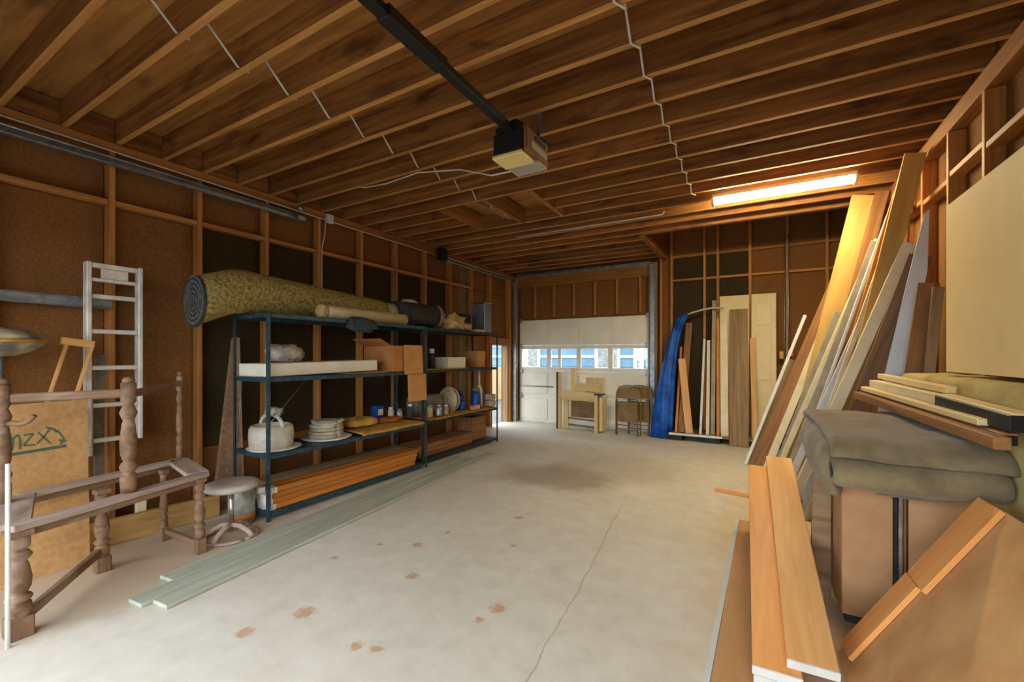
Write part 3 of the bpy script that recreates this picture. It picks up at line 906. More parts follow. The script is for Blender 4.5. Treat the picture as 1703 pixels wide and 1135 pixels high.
mc = ribbon('folded_cloth', M['mustard'], [(-3.92, .565), (-3.7, .58), (-3.5, .572), (-3.42, .566), (-3.405, .55)], .018, 2.98, 3.90, 'xz', None, .012, 22, 3)
tag(mc, 'mustard yellow cloth spread along the third shelf', 'cloth')
mc2 = blob('cloth_bundle', M['mustard'], (-3.72, 3.18, .64), (.3, .36, .09), None, .1, 3, 12, .6)
tag(mc2, 'folded mustard bundle beside the grey tubing', 'cloth')
rc = blob('cloth_bundle', M['rust'], (-3.72, 3.58, .615), (.24, .36, .05), None, .16, 3, 15, .7)
tag(rc, 'rusty orange rag heaped on the mustard cloth', 'cloth')
jb = empty('soap_box', (-3.75, 3.62, .63), 'bright blue and white box at the back of the third shelf', 'box')
box('carton', M['blue'], (-3.87, 3.50, .635), (-3.79, 3.62, .77), jb)
box('label', M['whitebox'], (-3.789, 3.53, .66), (-3.786, 3.60, .73), jb, 0)


def jar(name, x, y, z, r, h, body, lid, label, cat='jar', group='jars and bottles on the third shelves'):
    j = empty(name, (x, y, z), label, cat, group)
    lathe('glass', body, [(0, 0), (r, 0), (r * 1.02, h * .12), (r, h * .72), (r * .72, h * .82), (0, h * .82)], (x, y, z), j, 16)
    lathe('cap', lid, [(0, 0), (r * .76, 0), (r * .76, h * .17), (0, h * .17)], (x, y, z + h * .83), j, 14)
    return j


jar('jar', -3.76, 3.70, .622, .035, .12, M['whiteplastic'], M['whitetrim'], 'white jar just right of the blue and white box')
jar('jar', -3.70, 3.78, .61, .035, .11, M['glassjar'], M['galv'], 'cloudy glass jar with metal cap beside the white jar')
jar('spray_bottle', -3.62, 3.87, .60, .032, .17, M['darkmat'], M['whitetrim'], 'dark spray bottle at the middle shelving posts', 'bottle')

# bottom shelf of the first unit: stacked planks with labelled ends
sg = R
for r in range(4):
    for k in range(2):
        x0 = -3.60 + k * .085
        y0 = 2.06 + R.uniform(-.04, .05) + (.03 if r > 2 else 0)
        b = empty('flooring_bundle', (x0, 2.9, .07 + r * .045), ('upper' if r > 1 else 'lower') + (' front' if k else ' rear') + (' outer' if r in (0, 3) else ' inner') + ' bundle of orange-brown planks on the lowest shelf', 'planks', 'plank bundles on the lowest shelf')
        box('planks', M['plywoodstack'], (x0 - .04, y0, .072 + r * .046), (x0 + .04, 3.82 + R.uniform(-.05, .05), .116 + r * .046), b)
        box('end_label', M['endpaper'], (x0 - .041, y0 - .02, .071 + r * .046), (x0 + .041, y0 + .03, .117 + r * .046), b, .001)
st = box('sheet_stack', M['sheetgrey'], (-3.93, 2.2, .072), (-3.66, 3.9, .24), None, .004)
tag(st, 'dusty grey-brown sheets stacked behind the orange planks', 'boards')

# top of the second unit
mt = empty('rolled_mat', (-3.8, 4.2, 1.71), 'charcoal rolled mat with grey rim on the top shelf', 'mat')
lathe('roll', M['darkmat'], [(0, 0), (.15, 0), (.155, .1), (.15, .62), (0, .62)], (-3.80, 3.78, 1.868), mt, 22, (.18, 1, 0), (1.05, .95))
lathe('rim', M['greymat'], [(.118, 0), (.158, 0), (.158, .05), (.118, .05), (.118, 0)], (-3.69, 4.38, 1.868), mt, 22, (.18, 1, 0), (1.05, .95), True, False)
lathe('core', M['greymat'], [(0, 0), (.112, 0), (.112, .02), (0, .02)], (-3.69, 4.385, 1.868), mt, 22, (.18, 1, 0), (1.05, .95))
lathe('end_wrap', M['plasticbag'], [(0, 0), (.12, 0), (.13, .05), (.13, .14), (0, .14)], (-3.83, 3.63, 1.85), mt, 20, (.18, 1, 0))
blob('plastic_scrap', M['plasticbag'], (-3.8, 4.05, 2.03), (.12, .22, .05), mt, .2, 3, 22, .8)
bb = blob('canvas_bag', M['burlap'], (-3.74, 4.78, 1.815), (.34, .44, .23), None, .2, 2.6, 31, .75)
tag(bb, 'crumpled cream canvas bag beside the charcoal mat', 'bag')
bb = blob('canvas_bag', M['burlap'], (-3.72, 5.08, 1.765), (.24, .2, .13), None, .22, 2.8, 36, .75)
tag(bb, 'smaller knotted cream canvas bundle behind the crumpled bag', 'bag')
bk = box('paper_pad', M['burlap'], (-3.68, 5.2, 1.702), (-3.56, 5.42, 1.74), None)
tag(bk, 'folded cream paper pad on the top shelf front', 'paper')
dk = box('dark_box', M['darkmat'], (-3.96, 5.18, 1.702), (-3.82, 5.42, 1.98), None)
tag(dk, 'dark brown box behind the cream paper pad', 'box')
cn = empty('metal_can', (-3.75, 5.6, 1.702), 'tall rectangular grey metal can on the top shelf', 'can')
box('can_body', M['galv'], (-3.86, 5.50, 1.702), (-3.62, 5.70, 2.16), cn, .01)
box('can_rim', M['chrome'], (-3.87, 5.49, 2.161), (-3.61, 5.71, 2.175), cn, .004)
box('can_handle', M['darkmetal'], (-3.70, 5.56, 2.176), (-3.68, 5.66, 2.2), cn)

# second shelf of the second unit
pp = box('paper_liner', M['mustard'], (-3.98, 4.06, 1.172), (-3.55, 4.98, 1.18), None, 0)
tag(pp, 'yellowed paper liner under the bottle and white carton', 'paper')
bt = empty('bottle', (-3.75, 4.42, 1.181), 'dark bottle with a white cap on the second shelf', 'bottle')
lathe('glass', M['darkmat'], [(0, 0), (.042, 0), (.045, .12), (.03, .18), (.02, .2), (0, .2)], (-3.75, 4.42, 1.181), bt, 16)
lathe('cap', M['whitetrim'], [(0, 0), (.034, 0), (.034, .06), (0, .06)], (-3.75, 4.42, 1.382), bt, 14)
cwb = box('small_carton', M['whitebox'], (-3.82, 4.56, 1.181), (-3.58, 4.95, 1.33), None)
tag(cwb, 'small white carton beside the dark bottle', 'box')
bp = empty('carton_pair', (-3.78, 5.5, 1.172), 'tan open carton standing near the doorway end', 'box')
prism('carton', M['cardlight'], [(-3.86, 5.34, 1.174), (-3.66, 5.34, 1.174), (-3.64, 5.34, 1.42), (-3.87, 5.34, 1.42)], (0, 1, 0), .22, bp, (-3.75, 5.4, 1.2))
box('flap', M['cardboard'], (-3.86, 5.58, 1.174), (-3.6, 5.70, 1.19), bp)

# third shelf of the second unit
ll = ribbon('paper_liner', M['mustard'], [(-4.0, .55), (-3.8, .556), (-3.6, .555), (-3.5, .548)], .01, 4.08, 4.95, 'xz', None, .006, 18, 5)
tag(ll, 'yellowed paper liner under the cans and round grille', 'paper')
ll = ribbon('paper_liner', M['mustard'], [(-4.0, .55), (-3.8, .556), (-3.6, .555), (-3.5, .548)], .01, 4.98, 5.70, 'xz', None, .006, 18, 9)
tag(ll, 'yellowed paper liner under the blue jugs', 'paper')
hb = box('storage_case', M['greymat'], (-3.97, 4.15, .565), (-3.78, 4.72, .82), None, .03)
tag(hb, 'grey case standing behind the cans on the third shelf', 'case')
fg = empty('fan_grille', (-3.72, 4.78, .56), 'round pale fan grille standing on the third shelf', 'grille')
for r in (.06, .10, .14, .17):
    tube('ring', M['offwhite'], [(-3.74 + .15 * math.cos(2 * math.pi * k / 24) * r / .17, 4.78 + .04 * math.cos(2 * math.pi * k / 24), .735 + r * math.sin(2 * math.pi * k / 24)) for k in range(25)], .008, fg, 6)
lathe('back_plate', M['offwhite'], [(0, 0), (.165, 0), (.165, .01), (0, .014)], (-3.745, 4.79, .735), fg, 24, (-.2, -1, 0))
jar('paint_can', -3.62, 4.22, .566, .045, .16, M['burlap'], M['galv'], 'cream can in the front row near the middle posts', 'can')
jar('paint_can', -3.60, 4.38, .566, .05, .15, M['galv'], M['chrome'], 'silver can in the front row between cream can and bottle', 'can')
jar('bottle', -3.60, 4.53, .566, .035, .13, M['glassjar'], M['whitetrim'], 'clouded glass bottle beside the silver can', 'bottle')
jar('jug', -3.70, 5.02, .566, .05, .17, M['blue'], M['blue'], 'small blue jug beside the round grille', 'jug')
jar('jug', -3.80, 5.12, .566, .06, .26, M['blue'], M['blue'], 'medium blue jug behind the small blue jug', 'jug')
jar('jug', -3.66, 5.32, .566, .075, .30, M['blue'], M['greymat'], 'tallest blue jug with grey cap', 'jug')
rb = box('parts_box', M['redlabel'], (-3.60, 5.08, .566), (-3.53, 5.24, .63), None)
tag(rb, 'small red and white box in front of the blue jugs', 'box')
wj = empty('white_bottle', (-3.72, 5.50, .566), 'white squeeze bottle with a long upright spout', 'bottle')
lathe('bottle_body', M['whitetrim'], [(0, 0), (.05, 0), (.05, .26), (.025, .33), (0, .33)], (-3.72, 5.50, .566), wj, 16)
tube('spout', M['whitetrim'], [(-3.72, 5.50, .89), (-3.72, 5.50, 1.12)], .014, wj)
for k, (yy, zz) in enumerate(((5.56, .566), (5.56, .662))):
    bx = box('tub', M['greyfoam'], (-3.66, yy, zz), (-3.545, yy + .15, zz + .09), None, .012)
    tag(bx, ('lower' if k == 0 else 'upper') + ' of two stacked pale plastic tubs by the shelf end', 'tub')
wbk = empty('wooden_crate', (-3.75, 5.45, .07), 'small brown wooden crate on the lowest shelf by the doorway', 'crate')
box('crate_side', M['brownboard'], (-3.72, 5.28, .072), (-3.70, 5.66, .42), wbk)
box('crate_side', M['brownboard'], (-3.96, 5.28, .072), (-3.94, 5.66, .42), wbk)
box('crate_end', M['brownboard'], (-3.94, 5.28, .072), (-3.72, 5.30, .42), wbk)
box('crate_end', M['brownboard'], (-3.94, 5.64, .072), (-3.72, 5.66, .42), wbk)
fl = box('board_stack', M['brownboard'], (-3.98, 4.05, .072), (-3.64, 5.2, .22), None, .004)
tag(fl, 'low stack of brown boards on the far lowest shelf', 'boards')

# ------------------------------------------------------------------ left wall: ladder, channel, leaning things
ld = empty('ladder', (-4.25, 1.33, .68), 'white aluminium ladder section hung against the left wall', 'ladder')
ya, yb = 1.185, 1.485
for y in (ya, yb):
    box('rail', M['aluminium'], (-4.29, y - .014, .70 if y == yb else .68), (-4.21, y + .014, 2.04), ld, .004)
    box('inner_rail', M['aluminium'], (-4.36, y + (.02 if y == ya else -.045), .6), (-4.30, y + (.045 if y == ya else -.02), 1.02), ld, .004)
for z in (.72, .98, 1.26, 1.53, 1.79):
    box('rung', M['aluminium'], (-4.275, ya + .015, z - .016), (-4.225, yb - .015, z + .016), ld, .006)
box('top_bar', M['aluminium'], (-4.275, ya + .015, 2.0), (-4.22, yb - .015, 2.035), ld, .004)
box('top_plate', M['aluminium'], (-4.245, ya + .07, 1.925), (-4.235, yb - .07, 1.998), ld, .002)
box('lower_bar', M['aluminium'], (-4.275, ya + .015, 1.90), (-4.22, yb - .015, 1.924), ld, .004)
ch = empty('metal_channel', (-4.33, .8, 1.73), 'galvanised channel fixed level behind the ladder', 'channel')
plank('web', M['galv'], (-4.362, -.3, 1.765), (-4.362, 1.36, 1.745), .075, .006, (0, 0, 1), ch)
plank('flange', M['galv'], (-4.345, -.3, 1.80), (-4.345, 1.36, 1.78), .035, .006, (1, 0, 0), ch)
plank('flange', M['galv'], (-4.345, -.3, 1.73), (-4.345, 1.36, 1.71), .035, .006, (1, 0, 0), ch)

cr_ = empty('wooden_crutch', (-4.2, 1.0, 0), 'light wooden crutch-like frame leaning left of the ladder', 'crutch')
plank('top_bar', M['pine'], (-4.18, 1.03, 1.455), (-4.18, 1.20, 1.43), .05, .04, (0, 0, 1), cr_)
plank('shaft', M['pine'], (-4.14, .72, 0), (-4.18, 1.06, 1.44), .022, .022, (0, 1, 0), cr_)
plank('shaft', M['pine'], (-4.10, .70, 0), (-4.17, 1.055, 1.43), .02, .02, (0, 1, 0), cr_)
plank('shaft', M['pine'], (-4.14, .84, 0), (-4.18, 1.19, 1.42), .022, .022, (0, 1, 0), cr_)
wp = plank('plastic_sheet', M['greymat'], (-4.33, 1.27, .04), (-4.34, 1.28, 1.36), .06, .012, (0, 1, 0), None)
tag(wp, 'dull grey plastic sheet standing behind the ladder foot', 'sheet')

hbd = empty('hardboard_sheet', (-3.8, .85, 0), 'tan hardboard sheet with green handwritten scrawl', 'board')
bx0, bx1 = -3.66, -3.84
hb0 = plank('sheet', M['hardboard'], (-3.80, .86, 0.0), (-3.85, .86, 1.06), .44, .008, (-.12, 1, 0), hbd, .001)
# the scrawl is a ribbon of flat strokes on the sheet face
mwi = hb0.matrix_basis
strokes = [[(.00, .10), (.015, .05), (.01, .0)], [(.01, .06), (.035, .09), (.045, .06), (.045, .0)],
           [(.06, .08), (.105, .085), (.06, .02), (.115, .015)], [(.125, .09), (.185, .01)], [(.185, .11), (.155, .06), (.12, .02)], [(.16, .115), (.20, .10), (.215, .075)],
           [(.215, .09), (.24, .05), (.25, .025), (.235, .015), (.225, .03)], [(.0, -.02), (.1, -.018), (.26, -.012)], [(.0, -.028), (.26, -.02)], [(.23, .0), (.262, .02)]]
v, f = [], []
for s in strokes:
    for (a, b), (c_, d) in zip(s, s[1:]):
        t_ = Vector((c_ - a, d - b)).normalized()
        nx, ny = -t_.y * .0055, t_.x * .0055
        k = len(v)
        for (u, w) in ((a + nx, b + ny), (a - nx, b - ny), (c_ - nx, d - ny), (c_ + nx, d + ny)):
            v.append((u, w))
        f.append((k, k + 1, k + 2, k + 3))
hb_m, hb_L = frame_from((-3.80, .86, 0.0), (-3.85, .86, 1.06), (-.12, 1, 0))
# local: x up the sheet, y along its width, z out of one face; pick the face that looks into the room
zs = 1 if (hb_m.to_3x3() @ Vector((0, 0, 1))).x > 0 else -1
vv = [hb_m @ Vector((.26 + w, -.135 + u * .95, zs * .0055)) for u, w in v]
link('marker_scrawl', meshof('marker_scrawl', vv, f), M['ink'], hbd, Matrix.Identity(4))

bm_ = plank('timber_beam', M['dirtsill'], (-4.02, 1.0, .09), (-3.95, 1.92, .09), .18, .06, (0, 0, 1), None, .006)
tag(bm_, 'dirty timber laid on edge along the left wall foot', 'timber')
blk = box('offcut', M['cream'], (-4.08, 1.40, .0), (-4.04, 1.46, .29), None)
tag(blk, 'small cream offcut standing behind the dirty timber', 'offcut')
lp = prism('leaning_plank', M['plank_dk'], [(-4.1, 1.93, 0), (-4.05, 2.16, 0), (-4.3, 2.25, 1.52), (-4.33, 2.215, 1.52)], (1, .35, .1), .03, None, (-4.15, 2.05, .5))
tag(lp, 'wide grey-brown plank leaning behind the shelving end', 'plank')

# torchere lamp at the left edge
tl = empty('floor_lamp', (-4.02, .725, 0), 'floor lamp with marbled oval bowl shade and gold band', 'lamp')
TLX, TLY = -4.02, .725
lathe('base', M['galv'], [(0, 0), (.13, 0), (.12, .02), (.03, .035), (0, .035)], (TLX, TLY, 0), tl)
tube('pole', M['galv'], [(TLX, TLY, .03), (TLX, TLY, 1.36)], .014, tl)
lathe('bowl', M['shadeglass'], [(0, 0), (.06, .005), (.13, .03), (.18, .07), (.195, .1), (.19, .1), (.12, .04), (0, .02)], (TLX, TLY, 1.345), tl, 28)
lathe('gold_band', M['gold'], [(.186, 0), (.199, 0), (.199, .022), (.186, .022), (.186, 0)], (TLX, TLY, 1.43), tl, 28, cap=False)
lathe('upper_shade', M['shadeglass'], [(.188, 0), (.17, .03), (.11, .06), (0, .075)], (TLX, TLY, 1.452), tl, 28)

# turned-leg bench frame
bf = empty('bench_frame', (-3.45, 1.1, 0), 'dusty turned-leg bench frame without its seat', 'bench')
TURN = [(.030, 0), (.033, .10), (.033, .16), (.022, .18), (.030, .20), (.036, .235), (.030, .265), (.020, .285), (.024, .30), (.032, .36), (.034, .46), (.026, .62), (.020, .66), (.028, .69), (.035, .73), (.027, .77), (.020, .80), (.030, .83), (.030, 1.0)]


def turned(name, mat, x, y, z0, z1, k=1.0, n=16):
    return lathe(name, mat, [(0, 0)] + [(r * k, h * (z1 - z0)) for r, h in TURN] + [(0, z1 - z0)], (x, y, z0), bf, n)


for (x, y, k) in ((-3.08, .615, 1.35), (-3.31, 1.49, .95), (-3.56, 1.06, 1.1), (-3.76, 1.46, .75)):
    lg = turned('leg', M['turned'], x, y, .09 if k > .8 else .06, .50, k)
    box('foot_block', M['turned'], (x - .034 * k, y - .034 * k, 0), (x + .034 * k, y + .034 * k, .10), lg, .006)
    box('top_block', M['turned'], (x - .034 * k, y - .034 * k, .485), (x + .034 * k, y + .034 * k, .515), lg, .004)
FA, FB, FC, FD = Vector((-3.06, .58, .53)), Vector((-3.32, 1.53, .53)), Vector((-3.93, 1.66, .53)), Vector((-3.72, .74, .53))
for a, b, w in ((FA, FB, .075), (FD, FC, .08), (FA + Vector((-.04, .01, 0)), FD, .14), (FB + Vector((-.04, -.03, 0)), FC + Vector((.03, -.05, 0)), .13)):
    plank('seat_rail', M['turneddust'], a, b, w, .03, (b - a).cross(Vector((0, 0, 1))), bf, .004)
for a, b in ((FA, FB), (FD, FC)):
    plank('apron', M['turned'], a + Vector((0, .02, -.035)), b + Vector((0, -.02, -.035)), .04, .022, (0, 0, 1), bf)
for (x, y, k) in ((-3.57, .655, 1.0), (-3.215, 1.075, 1.2), (-3.93, 1.63, .7)):
    turned('post', M['turned'], x, y, .545, 1.19, k)
    lathe('finial', M['turned'], [(0, 0), (.02 * k, 0), (.026 * k, .012), (.02 * k, .03), (.0, .036)], (x, y, 1.19), bf, 14)
plank('back_rail', M['turned'], (-3.555, .68, 1.115), (-3.22, 1.055, 1.13), .05, .03, (0, 0, 1), bf, .008)
plank('back_rail', M['turned'], (-3.24, 1.09, 1.12), (-3.92, 1.62, 1.135), .045, .025, (0, 0, 1), bf, .006)
plank('stretcher', M['turned'], (-3.09, .645, .09), (-3.54, 1.04, .13), .05, .028, (0, 0, 1), bf)
plank('stretcher', M['turned'], (-3.33, 1.48, .07), (-3.74, 1.47, .07), .035, .03, (0, 0, 1), bf)
hk = tube('arm_hook', M['turned'], [(-3.555, .675, .98), (-3.51, .71, .975), (-3.48, .735, .99), (-3.465, .75, 1.02)], [.016, .014, .012, .014], bf)
pl = tube('white_pole', M['whitetrim'], [(-3.0, .565, 0), (-3.005, .567, .85)], .009, None, 10)
tag(pl, 'thin white pole standing at the bench corner', 'pole')

# stool and the glass drum beside it
so = empty('stool', (-3.38, 1.74, 0), 'low round grey vinyl stool on a curved steel base', 'stool')
SX, SY = -3.40, 1.74
lathe('seat', M['stoolvinyl'], [(0, 0), (.15, 0), (.175, .012), (.18, .03), (.172, .048), (.14, .056), (0, .056)], (SX, SY, .355), so, 28)
tube('stem', M['chrome'], [(SX, SY, .05), (SX, SY, .354)], .017, so, 12)
for k in range(4):
    a = .4 + k * math.pi / 2
    tube('foot', M['turneddust'], [(SX, SY, .09), (SX + .07 * math.cos(a), SY + .07 * math.sin(a), .085), (SX + .14 * math.cos(a), SY + .14 * math.sin(a), .05), (SX + .17 * math.cos(a), SY + .17 * math.sin(a), .018)], .018, so)
tube('foot_ring', M['turneddust'], [(SX + .17 * math.cos(2 * math.pi * k / 24), SY + .17 * math.sin(2 * math.pi * k / 24), .012) for k in range(25)], .012, so)
dr = empty('glass_drum', (-3.64, 1.9, 0), 'clouded glass drum behind the round stool', 'jar')
lathe('drum', M['glassjar'], [(0, 0), (.09, 0), (.095, .02), (.095, .26), (.088, .28), (.08, .28), (.085, .26), (.085, .02), (0, .02)], (-3.62, 1.93, 0), dr, 22)
lathe('band', M['cardboard'], [(.096, 0), (.099, 0), (.099, .06), (.096, .06), (.096, 0)], (-3.62, 1.93, .03), dr, 22, cap=False)

# sage green boards along the floor
GB = 'sage painted boards on the floor'
for (a, b, w, z, lab) in (((-2.915, 1.0), (-3.255, 4.6), .125, .012, 'middle sage green floor board whose end juts out furthest'),
                          ((-3.055, 1.2), (-3.392, 4.55), .145, .014, 'sage green floor board nearest the shelving'),
                          ((-2.78, 1.06), (-3.15, 4.95), .128, .014, 'outermost sage green board facing the open floor')):
    o = plank('floor_board', M['sage'], (*a, z), (*b, z), w, .022, (1, 0, 0), None, .003)
    tag(o, lab, 'board', GB)

# ------------------------------------------------------------------ rear: cot parts, folding chairs, tarp, boards
ct = empty('cot_frame', (-2.8, 7.35, 0), 'dismantled cream wooden cot leaning by the garage door', 'cot')
box('end_panel', M['creamwood'], (-3.20, 7.32, .0), (-3.15, 7.40, 1.05), ct, .004)
box('end_edge', M['darkmat'], (-3.225, 7.31, .0), (-3.201, 7.36, 1.05), ct, .002)
box('post', M['creamwood'], (-3.12, 7.40, .0), (-3.03, 7.46, .66), ct)
box('tall_post', M['creamwood'], (-3.02, 7.50, .6), (-2.93, 7.55, 1.12), ct)
plank('front_rail', M['creamwood'], (-3.15, 7.34, .64), (-2.44, 7.30, .60), .16, .03, (0, 0, 1), ct)
plank('back_rail', M['creamwood'], (-3.0, 7.52, .78), (-2.45, 7.5, .76), .14, .03, (0, 0, 1), ct)
box('headboard', M['creamwood'], (-2.75, 7.58, .55), (-2.42, 7.61, .95), ct, .02)
box('inner_panel', M['chairbrown'], (-2.99, 7.44, .22), (-2.45, 7.46, .52), ct, .01)
for z in (.08, .2):
    plank('slat', M['chairbrown'], (-3.03, 7.42, z), (-2.44, 7.38, z - .02), .03, .02, (0, 0, 1), ct)
box('side_leaf', M['creamwood'], (-2.45, 7.18, .0), (-2.40, 7.44, .66), ct, .004)
box('side_leaf', M['creamwood'], (-2.38, 7.24, .03), (-2.33, 7.5, .62), ct, .004)
box('leaf_edge', M['darkmat'], (-2.46, 7.17, .662), (-2.32, 7.40, .68), ct, .002)


def folding_chair(x, y, rz, label):
    c = empty('folding_chair', (x, y, 0), label, 'chair', 'folded steel chairs by the garage door')
    mw = Matrix.Translation((x, y, 0)) @ Matrix.Rotation(rz, 4, 'Z')
    tr = lambda p: mw @ Vector(p)
    arch = [(-.21, 0, .0), (-.21, .0, .55), (-.20, .0, .72), (-.15, .0, .81), (-.06, .0, .835), (.06, .0, .835), (.15, .0, .81), (.20, .0, .72), (.21, .0, .55), (.21, 0, .0)]
    tube('back_frame', M['chairbrown'], [tr(p) for p in arch], .013, c)
    prism('backrest', M['chairbrown'], [tr(p) for p in ((-.195, .004, .62), (.195, .004, .62), (.19, .004, .72), (.145, .004, .79), (.06, .004, .815), (-.06, .004, .815), (-.145, .004, .79), (-.19, .004, .72))], tr((0, 1, 0)) - tr((0, 0, 0)), .012, c, tr((0, 0, .6)))
    prism('seat', M['chairbrown'], [tr(p) for p in ((-.165, -.03, .22), (.165, -.03, .22), (.175, -.03, .57), (-.175, -.03, .57))], tr((0, 1, 0)) - tr((0, 0, 0)), .02, c, tr((0, 0, .4)), bev=.006)
    tube('leg_frame', M['chairbrown'], [tr(p) for p in ((-.175, -.045, 0), (-.175, -.045, .60), (.175, -.045, .60), (.175, -.045, 0))], .011, c)
    for z in (.10, .17):
        tube('cross_bar', M['chairbrown'], [tr((-.172, -.045, z)), tr((.172, -.045, z))], .008, c)
    return c


folding_chair(-1.90, 7.32, -.05, 'brown folded steel chair in front of its twin')
folding_chair(-1.74, 7.48, -.22, 'brown folded steel chair behind the front one')

bt_ = empty('blue_tarp', (-1.25, 7.4, 0), 'blue tarp bundle hanging from a strap by the door jamb', 'tarp')
rng = []
TP = [(-1.36, 7.30, .012, .14, .05), (-1.34, 7.32, .3, .135, .055), (-1.31, 7.35, .7, .12, .06), (-1.27, 7.40, 1.1, .10, .06), (-1.22, 7.45, 1.45, .075, .055), (-1.16, 7.5, 1.75, .065, .05), (-1.08, 7.53, 1.95, .06, .045), (-.99, 7.54, 2.03, .03, .03)]
for k, (x, y, z, rx, ry) in enumerate(TP):
    rng.append([(x + rx * math.cos(a) * (1 + .28 * math.sin(5 * a + k * .3)), y + ry * math.sin(a) * (1 + .3 * math.sin(4 * a + k)), z + (.0 if k == 0 else .02 * math.sin(3 * a))) for a in [2 * math.pi * j / 40 for j in range(40)]])
link('tarp', rings_mesh('tarp', rng), M['bluetarp'], bt_, Matrix.Identity(4), True)
tube('strap', M['offwhite'], [(-1.0, 7.54, 2.02), (-.9, 7.56, 2.06), (-.75, 7.58, 2.10), (-.6, 7.58, 2.12), (-.46, 7.56, 2.11)], .016, bt_)

pf = empty('floor_pallet', (-.7, 7.4, 0), 'low dark pallet with white front strip under leaning boards', 'pallet')
box('deck', M['oldboard'], (-1.2, 7.22, .085), (.95, 7.74, .12), pf)
box('front_strip', M['whitetrim'], (-1.22, 7.19, .09), (-.45, 7.215, .125), pf)
for x in (-1.15, -.6, 0.0, .8):
    box('bearer', M['darkmat'], (x - .12, 7.24, 0), (x + .12, 7.72, .084), pf)

BKG = 'boards leaning on the back wall'
for (nm, mt, x0, y0, z0, x1, y1, z1, w, t_, lab) in (
    ('leaning_board', 'orangewood', -1.12, 7.26, .122, -1.10, 7.68, 1.5, .035, .03, 'thin orange stick beside the blue tarp'),
    ('leaning_board', 'brownboard', -1.05, 7.32, .122, -.98, 7.7, 1.9, .10, .02, 'dark brown board right behind the orange stick'),
    ('leaning_board', 'pine', -.92, 7.26, .122, -1.06, 7.46, 1.30, .11, .038, 'short pine board slanting left near the blue tarp'),
    ('leaning_stick', 'whitetrim', -.76, 7.26, .122, -.74, 7.66, 1.62, .035, .03, 'thin white stick among the back wall boards'),
    ('leaning_board', 'cream', -.66, 7.28, .122, -.68, 7.68, 1.6, .05, .03, 'narrow cream board right of the thin white stick'),
    ('leaning_board', 'greytrim', -.59, 7.30, .122, -.60, 7.70, 2.25, .06, .02, 'tall grey board ending below the strap'),
    ('leaning_board', 'orangewood', -.515, 7.28, .122, -.54, 7.62, 1.95, .04, .03, 'orange stained stick between grey and cream boards'),
    ('leaning_board', 'cream', -.42, 7.27, .122, -.46, 7.66, 2.08, .105, .02, 'cream plank left of the wide weathered board'),
    ('leaning_board', 'oldboard', -.225, 7.17, .0, -.245, 7.62, 2.08, .25, .025, 'wide weathered brown board standing on the floor'),
    ('leaning_stick', 'pine', -.02, 7.24, .122, -.055, 7.56, 1.62, .07, .03, 'pine stick leaning on the right panel door')):
    o = plank(nm, M[mt], (x0, y0, z0 + .002), (x1, y1, z1), w, t_, (1, 0, 0), None)
    tag(o, lab, 'board', BKG)


def panel_door(x0, x1, y0, y1, label):
    d = empty('panel_door', ((x0 + x1) / 2, y0, .12), label, 'door', 'cream doors leaning on the back wall')
    H_ = 2.2
    sl = (y1 - y0) / H_
    pt = lambda x, z, off: (x, y0 + sl * (z - .12) + off, z)
    plank('slab', M['doorcream'], pt((x0 + x1) / 2, .122, 0), pt((x0 + x1) / 2, 2.31, 0), x1 - x0, .035, (1, 0, 0), d)
    for (a, b) in ((.3, .85), (.98, 1.7), (1.82, 2.16)):
        m1 = plank('raised_panel', M['doorcream'], pt((x0 + x1) / 2, a, -.021), pt((x0 + x1) / 2, b, -.021), (x1 - x0) * .6, .012, (1, 0, 0), d, .005)
    return d


panel_door(-.52, -.10, 7.52, 7.72, 'cream panel door behind the wide weathered board')
panel_door(-.07, .26, 7.5, 7.70, 'cream panel door at the right of the back boards')
rd = empty('lock_rod', (.40, 7.72, 1.3), 'vertical steel rod with brass latch on the back wall', 'latch')
tube('rod', M['galv'], [(.37, 7.73, .3), (.37, 7.73, 3.2)], .008, rd, 6)
tube('rod', M['galv'], [(.42, 7.73, .9), (.42, 7.73, 3.2)], .008, rd, 6)
box('latch', M['gold'], (.30, 7.69, 1.30), (.36, 7.745, 1.42), rd, .006)
box('latch', M['gold'], (.40, 7.69, 1.34), (.48, 7.745, 1.44), rd, .006)

